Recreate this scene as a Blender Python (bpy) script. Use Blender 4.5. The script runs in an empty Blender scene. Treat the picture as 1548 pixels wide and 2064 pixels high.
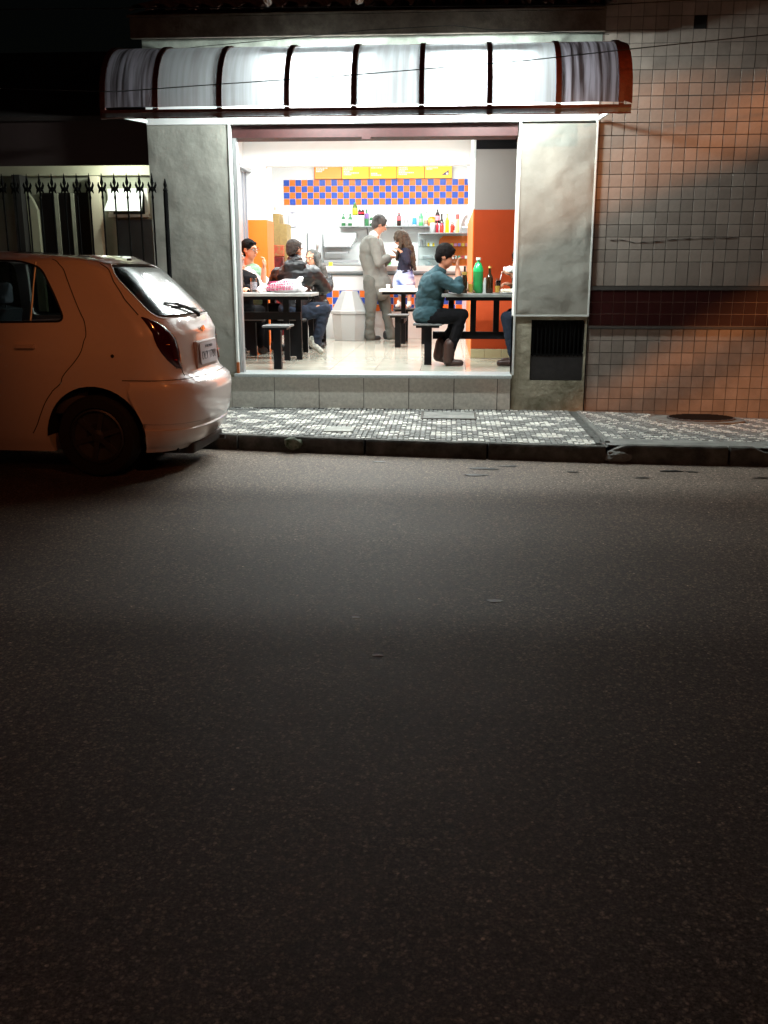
import bpy, bmesh, math, random
from mathutils import Vector, Matrix, noise
PI = math.pi
R = math.radians
rnd = random.Random(7)
sc = bpy.context.scene
col = sc.collection

# ------------------------------------------------------------ camera
cam = bpy.data.cameras.new('camera'); camo = bpy.data.objects.new('camera', cam); col.objects.link(camo)
cam.sensor_fit = 'HORIZONTAL'; cam.sensor_width = 36; cam.lens = 36*1900/1548
cam.clip_start = .05; cam.clip_end = 400
camo.location = (0, 0, 1.364)
camo.rotation_euler = (R(90-14.18), 0, R(3.82))
sc.camera = camo

# ------------------------------------------------------------ night sky, moon-faint sun, exposure
w = bpy.data.worlds.new('World'); sc.world = w; w.use_nodes = True
nt = w.node_tree
bg = nt.nodes['Background']
sky = nt.nodes.new('ShaderNodeTexSky'); sky.sky_type = 'NISHITA'; sky.sun_disc = False
sky.sun_elevation = R(3); sky.sun_rotation = R(200)
nt.links.new(sky.outputs[0], bg.inputs[0]); bg.inputs[1].default_value = .0007
sun = bpy.data.lights.new('moon_sun', 'SUN'); sun.energy = .004; sun.angle = R(.5); sun.color = (1, .93, .85)
so = bpy.data.objects.new('moon_sun', sun); col.objects.link(so); so.rotation_euler = (R(40), 0, R(20))
sc.view_settings.view_transform = 'Standard'; sc.view_settings.look = 'None'
sc.view_settings.exposure = 0; sc.view_settings.gamma = 1
sc.view_settings.use_curve_mapping = False
sc.cycles.use_denoising = True
sc.cycles.max_bounces = 8; sc.cycles.diffuse_bounces = 4; sc.cycles.glossy_bounces = 3
sc.cycles.transmission_bounces = 6; sc.cycles.transparent_max_bounces = 10
sc.cycles.sample_clamp_indirect = 6; sc.cycles.caustics_reflective = False; sc.cycles.caustics_refractive = False

# ------------------------------------------------------------ helpers
def mat(name, c, rough=.7, metal=0, var=0, vscale=8, bump=0, bscale=60, spec=.5, coat=0, c2=None, emit=None, estr=0, trans=0, alpha=1, ior=1.45, detail=6, stretch=None):
    m = bpy.data.materials.new(name); m.use_nodes = True
    n = m.node_tree.nodes; l = m.node_tree.links
    b = n['Principled BSDF']
    b.inputs['Base Color'].default_value = (*c, 1); b.inputs['Roughness'].default_value = rough
    b.inputs['Metallic'].default_value = metal; b.inputs['Specular IOR Level'].default_value = spec
    b.inputs['Coat Weight'].default_value = coat; b.inputs['IOR'].default_value = ior
    b.inputs['Transmission Weight'].default_value = trans; b.inputs['Alpha'].default_value = alpha
    if emit: b.inputs['Emission Color'].default_value = (*emit, 1); b.inputs['Emission Strength'].default_value = estr
    tc = n.new('ShaderNodeTexCoord'); src = tc.outputs['Object']
    if stretch:
        mp = n.new('ShaderNodeMapping'); mp.inputs['Scale'].default_value = stretch; l.new(src, mp.inputs[0]); src = mp.outputs[0]
    if var or c2:
        t = n.new('ShaderNodeTexNoise'); t.inputs['Scale'].default_value = vscale; t.inputs['Detail'].default_value = detail
        t.inputs['Roughness'].default_value = .65
        l.new(src, t.inputs['Vector'])
        r = n.new('ShaderNodeValToRGB'); r.color_ramp.elements[0].position = .35; r.color_ramp.elements[1].position = .68
        d = c2 or tuple(x*(1-var) for x in c)
        r.color_ramp.elements[0].color = (*d, 1); r.color_ramp.elements[1].color = (*c, 1)
        l.new(t.outputs[0], r.inputs[0]); l.new(r.outputs[0], b.inputs['Base Color'])
    if bump:
        t2 = n.new('ShaderNodeTexNoise'); t2.inputs['Scale'].default_value = bscale; t2.inputs['Detail'].default_value = 5
        l.new(src, t2.inputs['Vector'])
        bp = n.new('ShaderNodeBump'); bp.inputs['Strength'].default_value = min(1, bump); bp.inputs['Distance'].default_value = .01*max(1, bump)
        l.new(t2.outputs[0], bp.inputs['Height']); l.new(bp.outputs[0], b.inputs['Normal'])
    return m

def wpos(p):
    v = Vector((0, 0, 0))
    while p: v += p.location; p = p.parent
    return v

class MB:
    def __init__(s): s.v = []; s.f = []; s.m = []; s.mi = 0
    def add(s, vs, fs):
        o = len(s.v); s.v += [tuple(a) for a in vs]; s.f += [tuple(i+o for i in f) for f in fs]; s.m += [s.mi]*len(fs); return s
    def box(s, x0, x1, y0, y1, z0, z1, bev=0):
        if not bev:
            return s.add([(x0,y0,z0),(x1,y0,z0),(x1,y1,z0),(x0,y1,z0),(x0,y0,z1),(x1,y0,z1),(x1,y1,z1),(x0,y1,z1)],
                     [(0,3,2,1),(4,5,6,7),(0,1,5,4),(1,2,6,5),(2,3,7,6),(3,0,4,7)])
        b = bmesh.new(); bmesh.ops.create_cube(b, size=1)
        for v in b.verts: v.co = ((x0+x1)/2+v.co.x*(x1-x0), (y0+y1)/2+v.co.y*(y1-y0), (z0+z1)/2+v.co.z*(z1-z0))
        bmesh.ops.bevel(b, geom=b.edges[:], offset=bev, segments=2, affect='EDGES', profile=.5)
        b.verts.index_update(); s.add([v.co for v in b.verts], [[v.index for v in f.verts] for f in b.faces]); b.free(); return s
    def obox(s, c, size, M):
        c = Vector(c); h = [a/2 for a in size]
        vs = [c+M@Vector((i*h[0], j*h[1], k*h[2])) for k in (-1, 1) for i, j in ((-1,-1),(1,-1),(1,1),(-1,1))]
        return s.add(vs, [(0,3,2,1),(4,5,6,7),(0,1,5,4),(1,2,6,5),(2,3,7,6),(3,0,4,7)])
    def tube(s, pts, r, n=8, cap=True):
        pts = [Vector(p) for p in pts]; rs = r if isinstance(r, (list, tuple)) else [r]*len(pts)
        vs = []; fs = []; up = None
        for i, p in enumerate(pts):
            d = (pts[min(i+1, len(pts)-1)]-pts[max(i-1, 0)]).normalized()
            if up is None: up = Vector((0, 0, 1)) if abs(d.z) < .9 else Vector((1, 0, 0))
            a = d.cross(up).normalized(); b = a.cross(d).normalized(); up = b
            for k in range(n):
                t = 2*PI*k/n; vs.append(p+(a*math.cos(t)+b*math.sin(t))*rs[i])
        for i in range(len(pts)-1):
            for k in range(n):
                fs.append((i*n+k, i*n+(k+1) % n, (i+1)*n+(k+1) % n, (i+1)*n+k))
        if cap: fs.append(tuple(range(n))[::-1]); fs.append(tuple((len(pts)-1)*n+k for k in range(n)))
        return s.add(vs, fs)
    def lathe(s, c, prof, n=16, axis='z'):
        c = Vector(c); vs = []; fs = []
        for (r, h) in prof:
            for k in range(n):
                t = 2*PI*(k+.5)/n; a, b = r*math.cos(t), r*math.sin(t)
                vs.append(c+(Vector((a, b, h)) if axis == 'z' else Vector((a, h, b))))
        for i in range(len(prof)-1):
            for k in range(n): fs.append((i*n+k, i*n+(k+1) % n, (i+1)*n+(k+1) % n, (i+1)*n+k))
        fs.append(tuple(range(n))[::-1]); fs.append(tuple((len(prof)-1)*n+k for k in range(n)))
        return s.add(vs, fs)
    def prism(s, poly, y0, y1):           # poly in (x,z)
        n = len(poly); vs = [(x, y0, z) for x, z in poly]+[(x, y1, z) for x, z in poly]
        return s.add(vs, [tuple(range(n)), tuple(range(n, 2*n))[::-1]]+[(i, i+n, (i+1) % n+n, (i+1) % n) for i in range(n)])
    def grid(s, rows):
        n = len(rows[0]); vs = [p for r in rows for p in r]
        return s.add(vs, [(i*n+k, i*n+k+1, (i+1)*n+k+1, (i+1)*n+k) for i in range(len(rows)-1) for k in range(n-1)])
    def build(s, name, mats, parent=None, smooth=False, local=False, **props):
        me = bpy.data.meshes.new(name)
        o0 = Vector((0, 0, 0)) if local else wpos(parent)
        me.from_pydata([tuple(Vector(v)-o0) for v in s.v], [], s.f)
        for m in (mats if isinstance(mats, (list, tuple)) else [mats]): me.materials.append(m)
        me.polygons.foreach_set('material_index', s.m)
        b = bmesh.new(); b.from_mesh(me); bmesh.ops.recalc_face_normals(b, faces=b.faces); b.to_mesh(me); b.free()
        if smooth:
            me.polygons.foreach_set('use_smooth', [True]*len(me.polygons))
            me.set_sharp_from_angle(angle=R(40))
        me.update()
        o = bpy.data.objects.new(name, me); col.objects.link(o); o.parent = parent
        for k, v in props.items(): o[k] = v
        return o

def thing(name, label, cat, loc=(0, 0, 0), group=None, rotz=0):
    o = bpy.data.objects.new(name, None); col.objects.link(o); o.location = loc; o.rotation_euler = (0, 0, rotz)
    o.empty_display_size = .1
    o['label'] = label; o['category'] = cat
    if group: o['group'] = group
    return o
def tag(o, label, cat, group=None):
    o['label'] = label; o['category'] = cat
    if group: o['group'] = group
    return o
def inst(name, me, loc, parent, rot=None, m=None):
    o = bpy.data.objects.new(name, me); col.objects.link(o); o.parent = parent; o.location = Vector(loc)-wpos(parent)
    if rot: o.rotation_euler = rot
    return o
def text_mesh(txt, size, depth=.001):
    cu = bpy.data.curves.new('lettering', 'FONT'); cu.body = txt; cu.size = size; cu.extrude = depth; cu.align_x = 'CENTER'; cu.align_y = 'CENTER'
    o = bpy.data.objects.new('tmp', cu); col.objects.link(o)
    me = bpy.data.meshes.new_from_object(o); bpy.data.objects.remove(o); return me

# ------------------------------------------------------------ materials
M = {}
M['plaster'] = mat('plaster', (.315, .31, .27), .85, var=.25, vscale=2.6, bump=1.0, bscale=7, detail=9)
M['edge_strip'] = mat('white_strip', (.62, .64, .61), .5)
M['concrete'] = mat('dirty_concrete', (.42, .39, .30), .9, c2=(.15, .14, .09), vscale=3, bump=.8, bscale=25, detail=10)
M['sill'] = mat('granite_sill', (.46, .50, .50), .3, var=.25, vscale=60)
M['step_tile'] = mat('step_tile', (.58, .56, .50), .5, var=.28, vscale=30, bump=.15, bscale=90)
M['grout'] = mat('dark_grout', (.045, .038, .03), .9)
M['lightgrout'] = mat('light_grout', (.36, .33, .31), .9)
M['wall_tile'] = mat('beige_wall_tile', (.40, .36, .32), .5, var=.3, vscale=2.5, bump=.25, bscale=6, detail=10)
M['red_tile'] = mat('oxblood_tile', (.030, .0035, .0035), .45, spec=.3, var=.3, vscale=5)
M['white_paint'] = mat('white_paint', (.80, .81, .80), .6, var=.04, vscale=2)
M['orange_paint'] = mat('orange_paint', (.80, .155, .010), .5, var=.06, vscale=3)
M['ceiling'] = mat('ceiling_white', (.82, .83, .83), .8)
M['floor_tile'] = mat('floor_tile', (.52, .50, .42), .12, var=.1, vscale=4)
M['blue_tile'] = mat('blue_tile', (.035, .085, .42), .22)
M['orange_tile'] = mat('orange_tile', (.80, .17, .025), .22)
M['pale_grout'] = mat('pale_grout', (.75, .62, .68), .8)
M['rust'] = mat('oxide_steel', (.13, .024, .013), .55, var=.4, vscale=30, bump=.3, bscale=80)
M['shutter'] = mat('oxide_shutter', (.045, .009, .008), .6, var=.4, vscale=30)
M['black_steel'] = mat('black_steel', (.003, .003, .004), .55, spec=.2)
M['iron'] = mat('wrought_iron', (.002, .002, .002), .8, spec=.1)
M['steel'] = mat('brushed_steel', (.42, .45, .46), .3, metal=.9)
M['fascia'] = mat('brown_fascia', (.17, .14, .105), .8, var=.5, vscale=9, bump=.4, bscale=30)
M['clay'] = mat('clay_roof_tile', (.30, .13, .085), .85, var=.6, vscale=14, bump=.5, bscale=40)
M['pale_plaster'] = mat('greenish_plaster', (.42, .44, .37), .8, var=.3, vscale=3, bump=.3, bscale=20)
M['dark_wood'] = mat('dark_window_wood', (.010, .009, .010), .5)
M['alu'] = mat('aluminium', (.40, .41, .42), .4, metal=.6)
M['white_metal'] = mat('white_metal', (.8, .82, .82), .4)
M['plate_grey'] = mat('licence_plate_grey', (.30, .30, .33), .4)
M['chrome'] = mat('chrome', (.85, .78, .62), .12, metal=1)
M['black_plastic'] = mat('black_plastic', (.012, .012, .013), .45)
M['rubber'] = mat('tyre_rubber', (.010, .010, .010), .8)
M['rim'] = mat('wheel_rim', (.09, .09, .10), .35, metal=.7)
M['paper'] = mat('white_paper', (.82, .82, .82), .7)
M['plastic_white'] = mat('white_plastic', (.36, .37, .365), .4)
M['yellow'] = mat('yellow_plastic', (.85, .62, .02), .3)
M['red'] = mat('red_plastic', (.55, .02, .015), .3)
M['cream'] = mat('skirting_cream', (.55, .47, .28), .4)
M['wood'] = mat('ochre_chipboard', (.30, .20, .07), .7, var=.25, vscale=20)
M['cable'] = mat('black_cable', (.01, .01, .01), .6)
M['skin'] = mat('skin', (.50, .25, .16), .5, spec=.3)
M['skin2'] = mat('tanned_skin', (.34, .16, .10), .5, spec=.3)
M['hair'] = mat('dark_hair', (.004, .003, .003), .8, spec=.12, bump=.8, bscale=120, stretch=(1, 1, .2))
M['hair_grey'] = mat('grey_hair', (.12, .115, .11), .8, c2=(.018, .015, .013), vscale=20, bump=.8, bscale=120, stretch=(1, 1, .3))
M['hair_brown'] = mat('light_brown_hair', (.09, .058, .033), .7, c2=(.022, .014, .01), vscale=40, bump=.8, bscale=120, stretch=(1, 1, .12))
M['hair_ash'] = mat('ash_hair', (.10, .095, .09), .5, c2=(.025, .03, .028), vscale=30, bump=.8, bscale=120, stretch=(1, 1, .12))
M['suit_trousers'] = mat('grey_suit_trousers', (.125, .125, .11), .9, var=.25, vscale=7)
M['suit'] = mat('grey_suit', (.20, .20, .18), .9, var=.2, vscale=9, bump=.2, bscale=150)
M['teal'] = mat('teal_cotton', (.016, .052, .066), .9, var=.3, vscale=12, bump=.2, bscale=150)
M['denim'] = mat('denim', (.009, .016, .034), .9, var=.4, vscale=10, bump=.2, bscale=150)
M['black_cloth'] = mat('black_cloth', (.004, .0035, .0045), .9, spec=.15, var=.3, vscale=12)
M['black_nylon'] = mat('black_nylon', (.013, .014, .018), .42, var=.5, vscale=9, bump=.5, bscale=14)
M['navy'] = mat('navy_knit', (.014, .014, .030), .9)
M['white_cloth'] = mat('white_cotton', (.72, .72, .68), .9)
M['green_cloth'] = mat('sage_cotton', (.22, .36, .24), .9, c2=(.12, .24, .16), vscale=8)
M['skirt'] = mat('blue_white_skirt', (.75, .78, .85), .8, c2=(.09, .15, .42), vscale=9, detail=1)
M['leather'] = mat('brown_leather', (.035, .014, .010), .5)
M['sneaker'] = mat('grey_sneaker', (.45, .44, .38), .7, c2=(.12, .12, .10), vscale=30)
M['eye'] = mat('eye_white', (.7, .7, .68), .3)
M['dark'] = mat('eye_dark', (.01, .006, .005), .3)
M['lip'] = mat('lip', (.32, .10, .08), .5)
M['black'] = mat('matt_black', (.004, .004, .004), .9)

def tube_mat(c, s):
    m = bpy.data.materials.new('fluorescent_glow'); m.use_nodes = True
    b = m.node_tree.nodes['Principled BSDF']; b.inputs['Base Color'].default_value = (.9, .9, .9, 1)
    b.inputs['Emission Color'].default_value = (*c, 1); b.inputs['Emission Strength'].default_value = s
    return m
M['tube'] = tube_mat((.93, 1, .98), 14)

# asphalt: fine pale and dark aggregate, patches, tyre polish
m = bpy.data.materials.new('asphalt'); m.use_nodes = True; M['asphalt'] = m
n = m.node_tree.nodes; l = m.node_tree.links; b = n['Principled BSDF']
tc = n.new('ShaderNodeTexCoord')
def nz(sc_, det=4, rough=.6):
    t = n.new('ShaderNodeTexNoise'); t.inputs['Scale'].default_value = sc_; t.inputs['Detail'].default_value = det; t.inputs['Roughness'].default_value = rough
    l.new(tc.outputs['Object'], t.inputs[0]); return t.outputs[0]
def ramp(src, a, b_, ca, cb):
    r = n.new('ShaderNodeValToRGB'); r.color_ramp.elements[0].position = a; r.color_ramp.elements[1].position = b_
    r.color_ramp.elements[0].color = (*ca, 1); r.color_ramp.elements[1].color = (*cb, 1); l.new(src, r.inputs[0]); return r.outputs[0]
def mix(mode, f, a, b_):
    x = n.new('ShaderNodeMix'); x.data_type = 'RGBA'; x.blend_type = mode
    if isinstance(f, float): x.inputs[0].default_value = f
    else: l.new(f, x.inputs[0])
    l.new(a, x.inputs[6]); l.new(b_, x.inputs[7]); return x.outputs[2]
base = ramp(nz(.8, 10, .75), .3, .7, (.125, .098, .080), (.200, .160, .132))
grain = ramp(nz(150, 3, .85), .34, .66, (.22, .22, .22), (1.85, 1.8, 1.74))
v = n.new('ShaderNodeTexVoronoi'); v.inputs['Scale'].default_value = 105; l.new(tc.outputs['Object'], v.inputs['Vector'])
stone = ramp(v.outputs['Color'], .62, .92, (.85, .85, .85), (2.3, 2.2, 2.1))
gap = ramp(v.outputs['Distance'], .10, .75, (1.25, 1.25, 1.25), (.55, .55, .55))
v2 = n.new('ShaderNodeTexVoronoi'); v2.inputs['Scale'].default_value = 9; v2.inputs['Randomness'].default_value = 1; l.new(tc.outputs['Object'], v2.inputs['Vector'])
chip = ramp(v2.outputs['Distance'], .035, .055, (5, 5, 4.8), (1, 1, 1))
mpb = n.new('ShaderNodeMapping'); mpb.inputs['Scale'].default_value = (.12, 1.3, 1); l.new(tc.outputs['Object'], mpb.inputs[0]); tb_ = n.new('ShaderNodeTexNoise'); tb_.inputs['Scale'].default_value = 1; tb_.inputs['Detail'].default_value = 3; l.new(mpb.outputs[0], tb_.inputs[0]); band = ramp(tb_.outputs[0], .35, .65, (.92, .92, .92), (1.06, 1.06, 1.06))
vc = n.new('ShaderNodeTexVoronoi'); vc.feature = 'DISTANCE_TO_EDGE'; vc.inputs['Scale'].default_value = .45; wv = n.new('ShaderNodeVectorMath'); wv.operation = 'ADD'; l.new(tc.outputs['Object'], wv.inputs[0]); nw = n.new('ShaderNodeTexNoise'); nw.inputs['Scale'].default_value = 2.2; nw.inputs['Detail'].default_value = 6; l.new(tc.outputs['Object'], nw.inputs[0]); l.new(nw.outputs['Color'], wv.inputs[1]); l.new(wv.outputs[0], vc.inputs['Vector']); crack = ramp(vc.outputs['Distance'], .001, .006, (.55, .55, .55), (1, 1, 1))
g2 = ramp(nz(48, 4, .75), .36, .64, (.55, .55, .55), (1.45, 1.44, 1.42)); c1 = mix('MULTIPLY', 1., base, grain); c1 = mix('MULTIPLY', 1., c1, g2); c1 = mix('MULTIPLY', 1., c1, band); c1 = mix('MULTIPLY', .5, c1, crack); c1 = mix('MULTIPLY', 1., c1, stone); c1 = mix('MULTIPLY', .8, c1, gap); c1 = mix('MULTIPLY', 1., c1, chip)
l.new(c1, b.inputs['Base Color']); b.inputs['Roughness'].default_value = .72; b.inputs['Specular IOR Level'].default_value = .28
bp = n.new('ShaderNodeBump'); bp.inputs['Strength'].default_value = .22; bp.inputs['Distance'].default_value = .002; l.new(v.outputs['Distance'], bp.inputs['Height']); bp.invert = True
bp2 = n.new('ShaderNodeBump'); bp2.inputs['Strength'].default_value = .35; bp2.inputs['Distance'].default_value = .02; l.new(nz(14, 5), bp2.inputs['Height']); l.new(bp.outputs[0], bp2.inputs['Normal'])
l.new(bp.outputs[0], b.inputs['Normal'])

# translucent awning sheet with vertical dirt streaks
m = bpy.data.materials.new('polycarbonate_sheet'); m.use_nodes = True; M['sheet'] = m
n = m.node_tree.nodes; l = m.node_tree.links; n.clear()
out = n.new('ShaderNodeOutputMaterial'); tc = n.new('ShaderNodeTexCoord')
mp = n.new('ShaderNodeMapping'); mp.inputs['Scale'].default_value = (26, 1.2, 1.2); l.new(tc.outputs['Object'], mp.inputs[0])
t = n.new('ShaderNodeTexNoise'); t.inputs['Scale'].default_value = 1; t.inputs['Detail'].default_value = 5; l.new(mp.outputs[0], t.inputs[0])
r = n.new('ShaderNodeValToRGB'); r.color_ramp.elements[0].position = .38; r.color_ramp.elements[1].position = .6
r.color_ramp.elements[0].color = (.125, .125, .13, 1); r.color_ramp.elements[1].color = (.165, .173, .182, 1); l.new(t.outputs[0], r.inputs[0])
tr = n.new('ShaderNodeBsdfTranslucent'); l.new(r.outputs[0], tr.inputs[0])
df = n.new('ShaderNodeBsdfDiffuse'); df.inputs[0].default_value = (.25, .25, .25, 1)
gl = n.new('ShaderNodeBsdfGlossy'); gl.inputs['Roughness'].default_value = .25
m1 = n.new('ShaderNodeMixShader'); m1.inputs[0].default_value = .25; l.new(tr.outputs[0], m1.inputs[1]); l.new(df.outputs[0], m1.inputs[2])
m2 = n.new('ShaderNodeMixShader'); m2.inputs[0].default_value = .06; l.new(m1.outputs[0], m2.inputs[1]); l.new(gl.outputs[0], m2.inputs[2])
l.new(m2.outputs[0], out.inputs[0])

M['end_sheet'] = M['sheet'].copy(); M['end_sheet'].name = 'streaked_dimmed_sheet'  # streaked end copy, darkened for the tube light falling off towards the ends
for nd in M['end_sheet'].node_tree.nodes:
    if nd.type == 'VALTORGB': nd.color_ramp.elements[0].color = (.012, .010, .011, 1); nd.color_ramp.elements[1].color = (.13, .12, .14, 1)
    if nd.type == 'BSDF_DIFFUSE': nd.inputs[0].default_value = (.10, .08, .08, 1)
def glass(name, c, rough=.02, mixf=.15, refl=.04):
    m = bpy.data.materials.new(name); m.use_nodes = True; n = m.node_tree.nodes; l = m.node_tree.links; n.clear()
    out = n.new('ShaderNodeOutputMaterial'); tr = n.new('ShaderNodeBsdfTransparent'); tr.inputs[0].default_value = (*c, 1)
    g = n.new('ShaderNodeBsdfGlossy'); g.inputs['Roughness'].default_value = rough
    fr0 = n.new('ShaderNodeLayerWeight'); fr0.inputs[0].default_value = .5; fr = n.new('ShaderNodeMath'); fr.operation = 'POWER'; l.new(fr0.outputs['Facing'], fr.inputs[0]); fr.inputs[1].default_value = 3.5
    ad = n.new('ShaderNodeMath'); ad.operation = 'MULTIPLY_ADD'; ad.inputs[1].default_value = 1.0; ad.inputs[2].default_value = refl; l.new(fr.outputs[0], ad.inputs[0])
    x = n.new('ShaderNodeMixShader'); l.new(ad.outputs[0], x.inputs[0]); l.new(tr.outputs[0], x.inputs[1]); l.new(g.outputs[0], x.inputs[2])
    l.new(x.outputs[0], out.inputs[0]); return m
M['car_glass'] = glass('tinted_car_glass', (.30, .34, .33))
M['rear_glass'] = glass('dusty_rear_glass', (.20, .22, .21), rough=.17, refl=.17)
M['clear'] = glass('clear_glass', (.88, .92, .92))
M['drink_glass'] = glass('drinking_glass', (.93, .95, .95), rough=.05, refl=.06)

# ------------------------------------------------------------ lamps of the place
def area(name, loc, rot, sx, sy, power, color=(.93, 1, .98), parent=None):
    a = bpy.data.lights.new(name, 'AREA'); a.shape = 'RECTANGLE'; a.size = sx; a.size_y = sy; a.energy = power; a.color = color
    o = bpy.data.objects.new(name, a); col.objects.link(o); o.location = Vector(loc)-wpos(parent); o.rotation_euler = rot; o.parent = parent
    return o
def fluorescent(label, x, y, z, length, power, along='x', group='fluorescent battens lighting the snack bar', rot=(0, 0, 0)):
    t = thing('fluorescent_light', label, 'ceiling light', (x, y, z), group)
    h = length/2
    if along == 'x':
        MB().box(x-h, x+h, y-.04, y+.04, z, z+.045).build('housing', M['white_metal'], t)
        MB().tube([(x-h+.02, y, z-.022), (x+h-.02, y, z-.022)], .016, 10).build('tube', M['tube'], t, smooth=True)
        area('tube_glow', (x, y, z-.045), rot, length, .06, power, parent=t)
    else:
        MB().box(x-.04, x+.04, y-h, y+h, z, z+.045).build('housing', M['white_metal'], t)
        MB().tube([(x, y-h+.02, z-.022), (x, y+h-.02, z-.022)], .016, 10).build('tube', M['tube'], t, smooth=True)
        area('tube_glow', (x, y, z-.045), rot, .06, length, power, parent=t)
    return t
P_IN = 1.1
for (x, y, nm) in ((-1.9, 10.0, 'nearest the street on the left'), (-.6, 10.0, 'nearest the street on the right'), (-1.9, 11.7, 'second row, left'), (-.6, 11.7, 'second row, right')):
    fluorescent('white fluorescent batten on the dining room ceiling, '+nm, x, y, 2.94, 1.2, (44 if y < 11 else 60)*P_IN)
fluorescent('white fluorescent batten over the kitchen, left of the menu boards', -1.9, 14.4, 3.22, 1.2, 75*P_IN)
fluorescent('white fluorescent batten over the kitchen, above the sauce shelf', -.35, 14.4, 3.22, 1.2, 82*P_IN)
# under the awning, on the facade
def awning_lamp(label, x, power, ln=1.2):
    t = thing('fluorescent_light', label, 'wall light', (x, 8.44, 3.02), 'fluorescent tubes under the awning')
    MB().box(x-ln/2, x+ln/2, 8.41, 8.47, 3.0, 3.04).build('housing', M['white_metal'], t)
    for q in (-.2, .2): MB().tube([(x+q, 8.44, 3.02), (x+q, 8.93, 3.16)], .008, 6).build('arm', M['white_metal'], t)
    MB().tube([(x-ln/2+.02, 8.44, 2.982), (x+ln/2-.02, 8.44, 2.982)], .015, 10).build('tube', M['tube'], t, smooth=True)
    for k in (-1, 0, 1):
        p = bpy.data.lights.new('tube_glow', 'POINT'); p.energy = power/3; p.color = (.90, 1, .98); p.shadow_soft_size = .03
        o = bpy.data.objects.new('tube_glow', p); col.objects.link(o); o.parent = t; o.location = (k*ln*.36, 0, -.07)
awning_lamp('white fluorescent tube under the left half of the awning', -1.12, 215, .55)
awning_lamp('white fluorescent tube under the right half of the awning', .22, 205, .55)
# ------------------------------------------------------------ street lamps across the street (sodium)
def street_lamp(label, x, y, z, target, power, angle, blend, color=(1, .36, .10), size=.10):
    t = thing('street_lamp', label, 'street lamp', (x, y, 0), 'sodium street lamps across the street')
    MB().tube([(x, y-1.0, 0), (x, y-1.0, z*.6), (x, y-1.0, z+.1)], [.09, .07, .05], 10).build('pole', M['alu'], t, smooth=True)
    MB().tube([(x, y-1.0, z+.1), (x, y-.5, z+.28), (x, y, z+.25)], [.035, .03, .03], 8).build('arm', M['alu'], t, smooth=True)
    MB().lathe((x, y, z+.12), [(.02, .16), (.14, .12), (.2, .03), (.2, .0)], 14).build('hood', M['alu'], t, smooth=True)
    sp = bpy.data.lights.new('sodium_light', 'SPOT'); sp.energy = power; sp.color = color; sp.spot_size = R(angle); sp.spot_blend = blend; sp.shadow_soft_size = size
    o = bpy.data.objects.new('sodium_light', sp); col.objects.link(o); o.parent = t; o.location = (0, 0, z-.02)
    o.rotation_euler = (Vector(target)-Vector((x, y, z))).to_track_quat('-Z', 'Y').to_euler()
    return t
street_lamp('sodium street lamp beside the added leaning tree', 6.5, -4, 5.0, (2.5, 8.9, 2.0), 4200, 20, .4, (1, .34, .10))
street_lamp('sodium street lamp across from the parked car', 3.6, -2.6, 7.6, (-1.85, 6.2, 1.30), 800, 10.5, .9, (1, .26, .055), .06)
street_lamp('dimmer street lamp far down the street on the right', 11, -5, 7.0, (4.0, 8.4, 1.5), 560, 50, 1, (1, .58, .38), .25)
street_lamp('unseen sodium lamp added behind the viewer on the left to tint the road', -4, -9, 7.0, (0, 1.8, 0), 330, 66, .9, (1, .26, .09), .2)  # added fill lamp, gives the dark near road its brown tint

# unseen tree, added and shaped to cast the shadow bands on the tiled wall
t = thing('added_shadow_tree', 'unseen leaning tree added across the street to shape the lamp light', 'tree', (7.2, 1.0, 0))
LA = Vector((6.5, -4, 5.0))
def onplane(X, z, yy=1.0):
    p = Vector((X, 8.93, z)); k = (yy-LA.y)/(p.y-LA.y); return LA+(p-LA)*k
def shadow_limb(name, pts, m):
    MB().tube([onplane(a, b) for a, b, r in pts], [r*.388 for a, b, r in pts], 12).build(name, m, t, smooth=True)
bark = mat('bark', (.08, .055, .04), .9, var=.5, vscale=20, bump=1, bscale=30)
leaf = mat('leaves', (.03, .06, .015), .6)
shadow_limb('trunk', [(.6, .65, .75), (1.25, 1.02, .74), (2.0, 1.46, .64), (2.9, 1.88, .58), (4.2, 2.5, .6)], bark)
shadow_limb('bough', [(1.2, -.2, .07), (1.9, .17, .075), (2.5, .52, .07), (3.1, .88, .07)], bark)
shadow_limb('bough', [(1.0, 2.30, .03), (1.5, 2.58, .05), (2.0, 2.72, .055), (2.5, 2.92, .05), (3.2, 3.1, .06)], bark)
shadow_limb('bough', [(.6, 3.05, .12), (1.6, 3.06, .13), (2.6, 3.08, .12), (4.2, 3.1, .14)], bark)
b = MB()
for i in range(2600):
    X = rnd.uniform(.4, 4.6); z = 3.0+abs(rnd.gauss(0, 1))*1.0
    c = onplane(X, z, rnd.uniform(.6, 1.5)); q = Matrix.Rotation(rnd.uniform(0, 6.3), 3, 'Z')@Matrix.Rotation(rnd.uniform(-1, 1), 3, 'X'); s = rnd.uniform(.06, .11)
    b.add([c+q@Vector(v)*s for v in ((-1, 0, 0), (0, .5, .1), (1, 0, 0), (0, -.5, .1))], [(0, 1, 2, 3)])
b.build('crown', leaf, t, kind='stuff')

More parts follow.
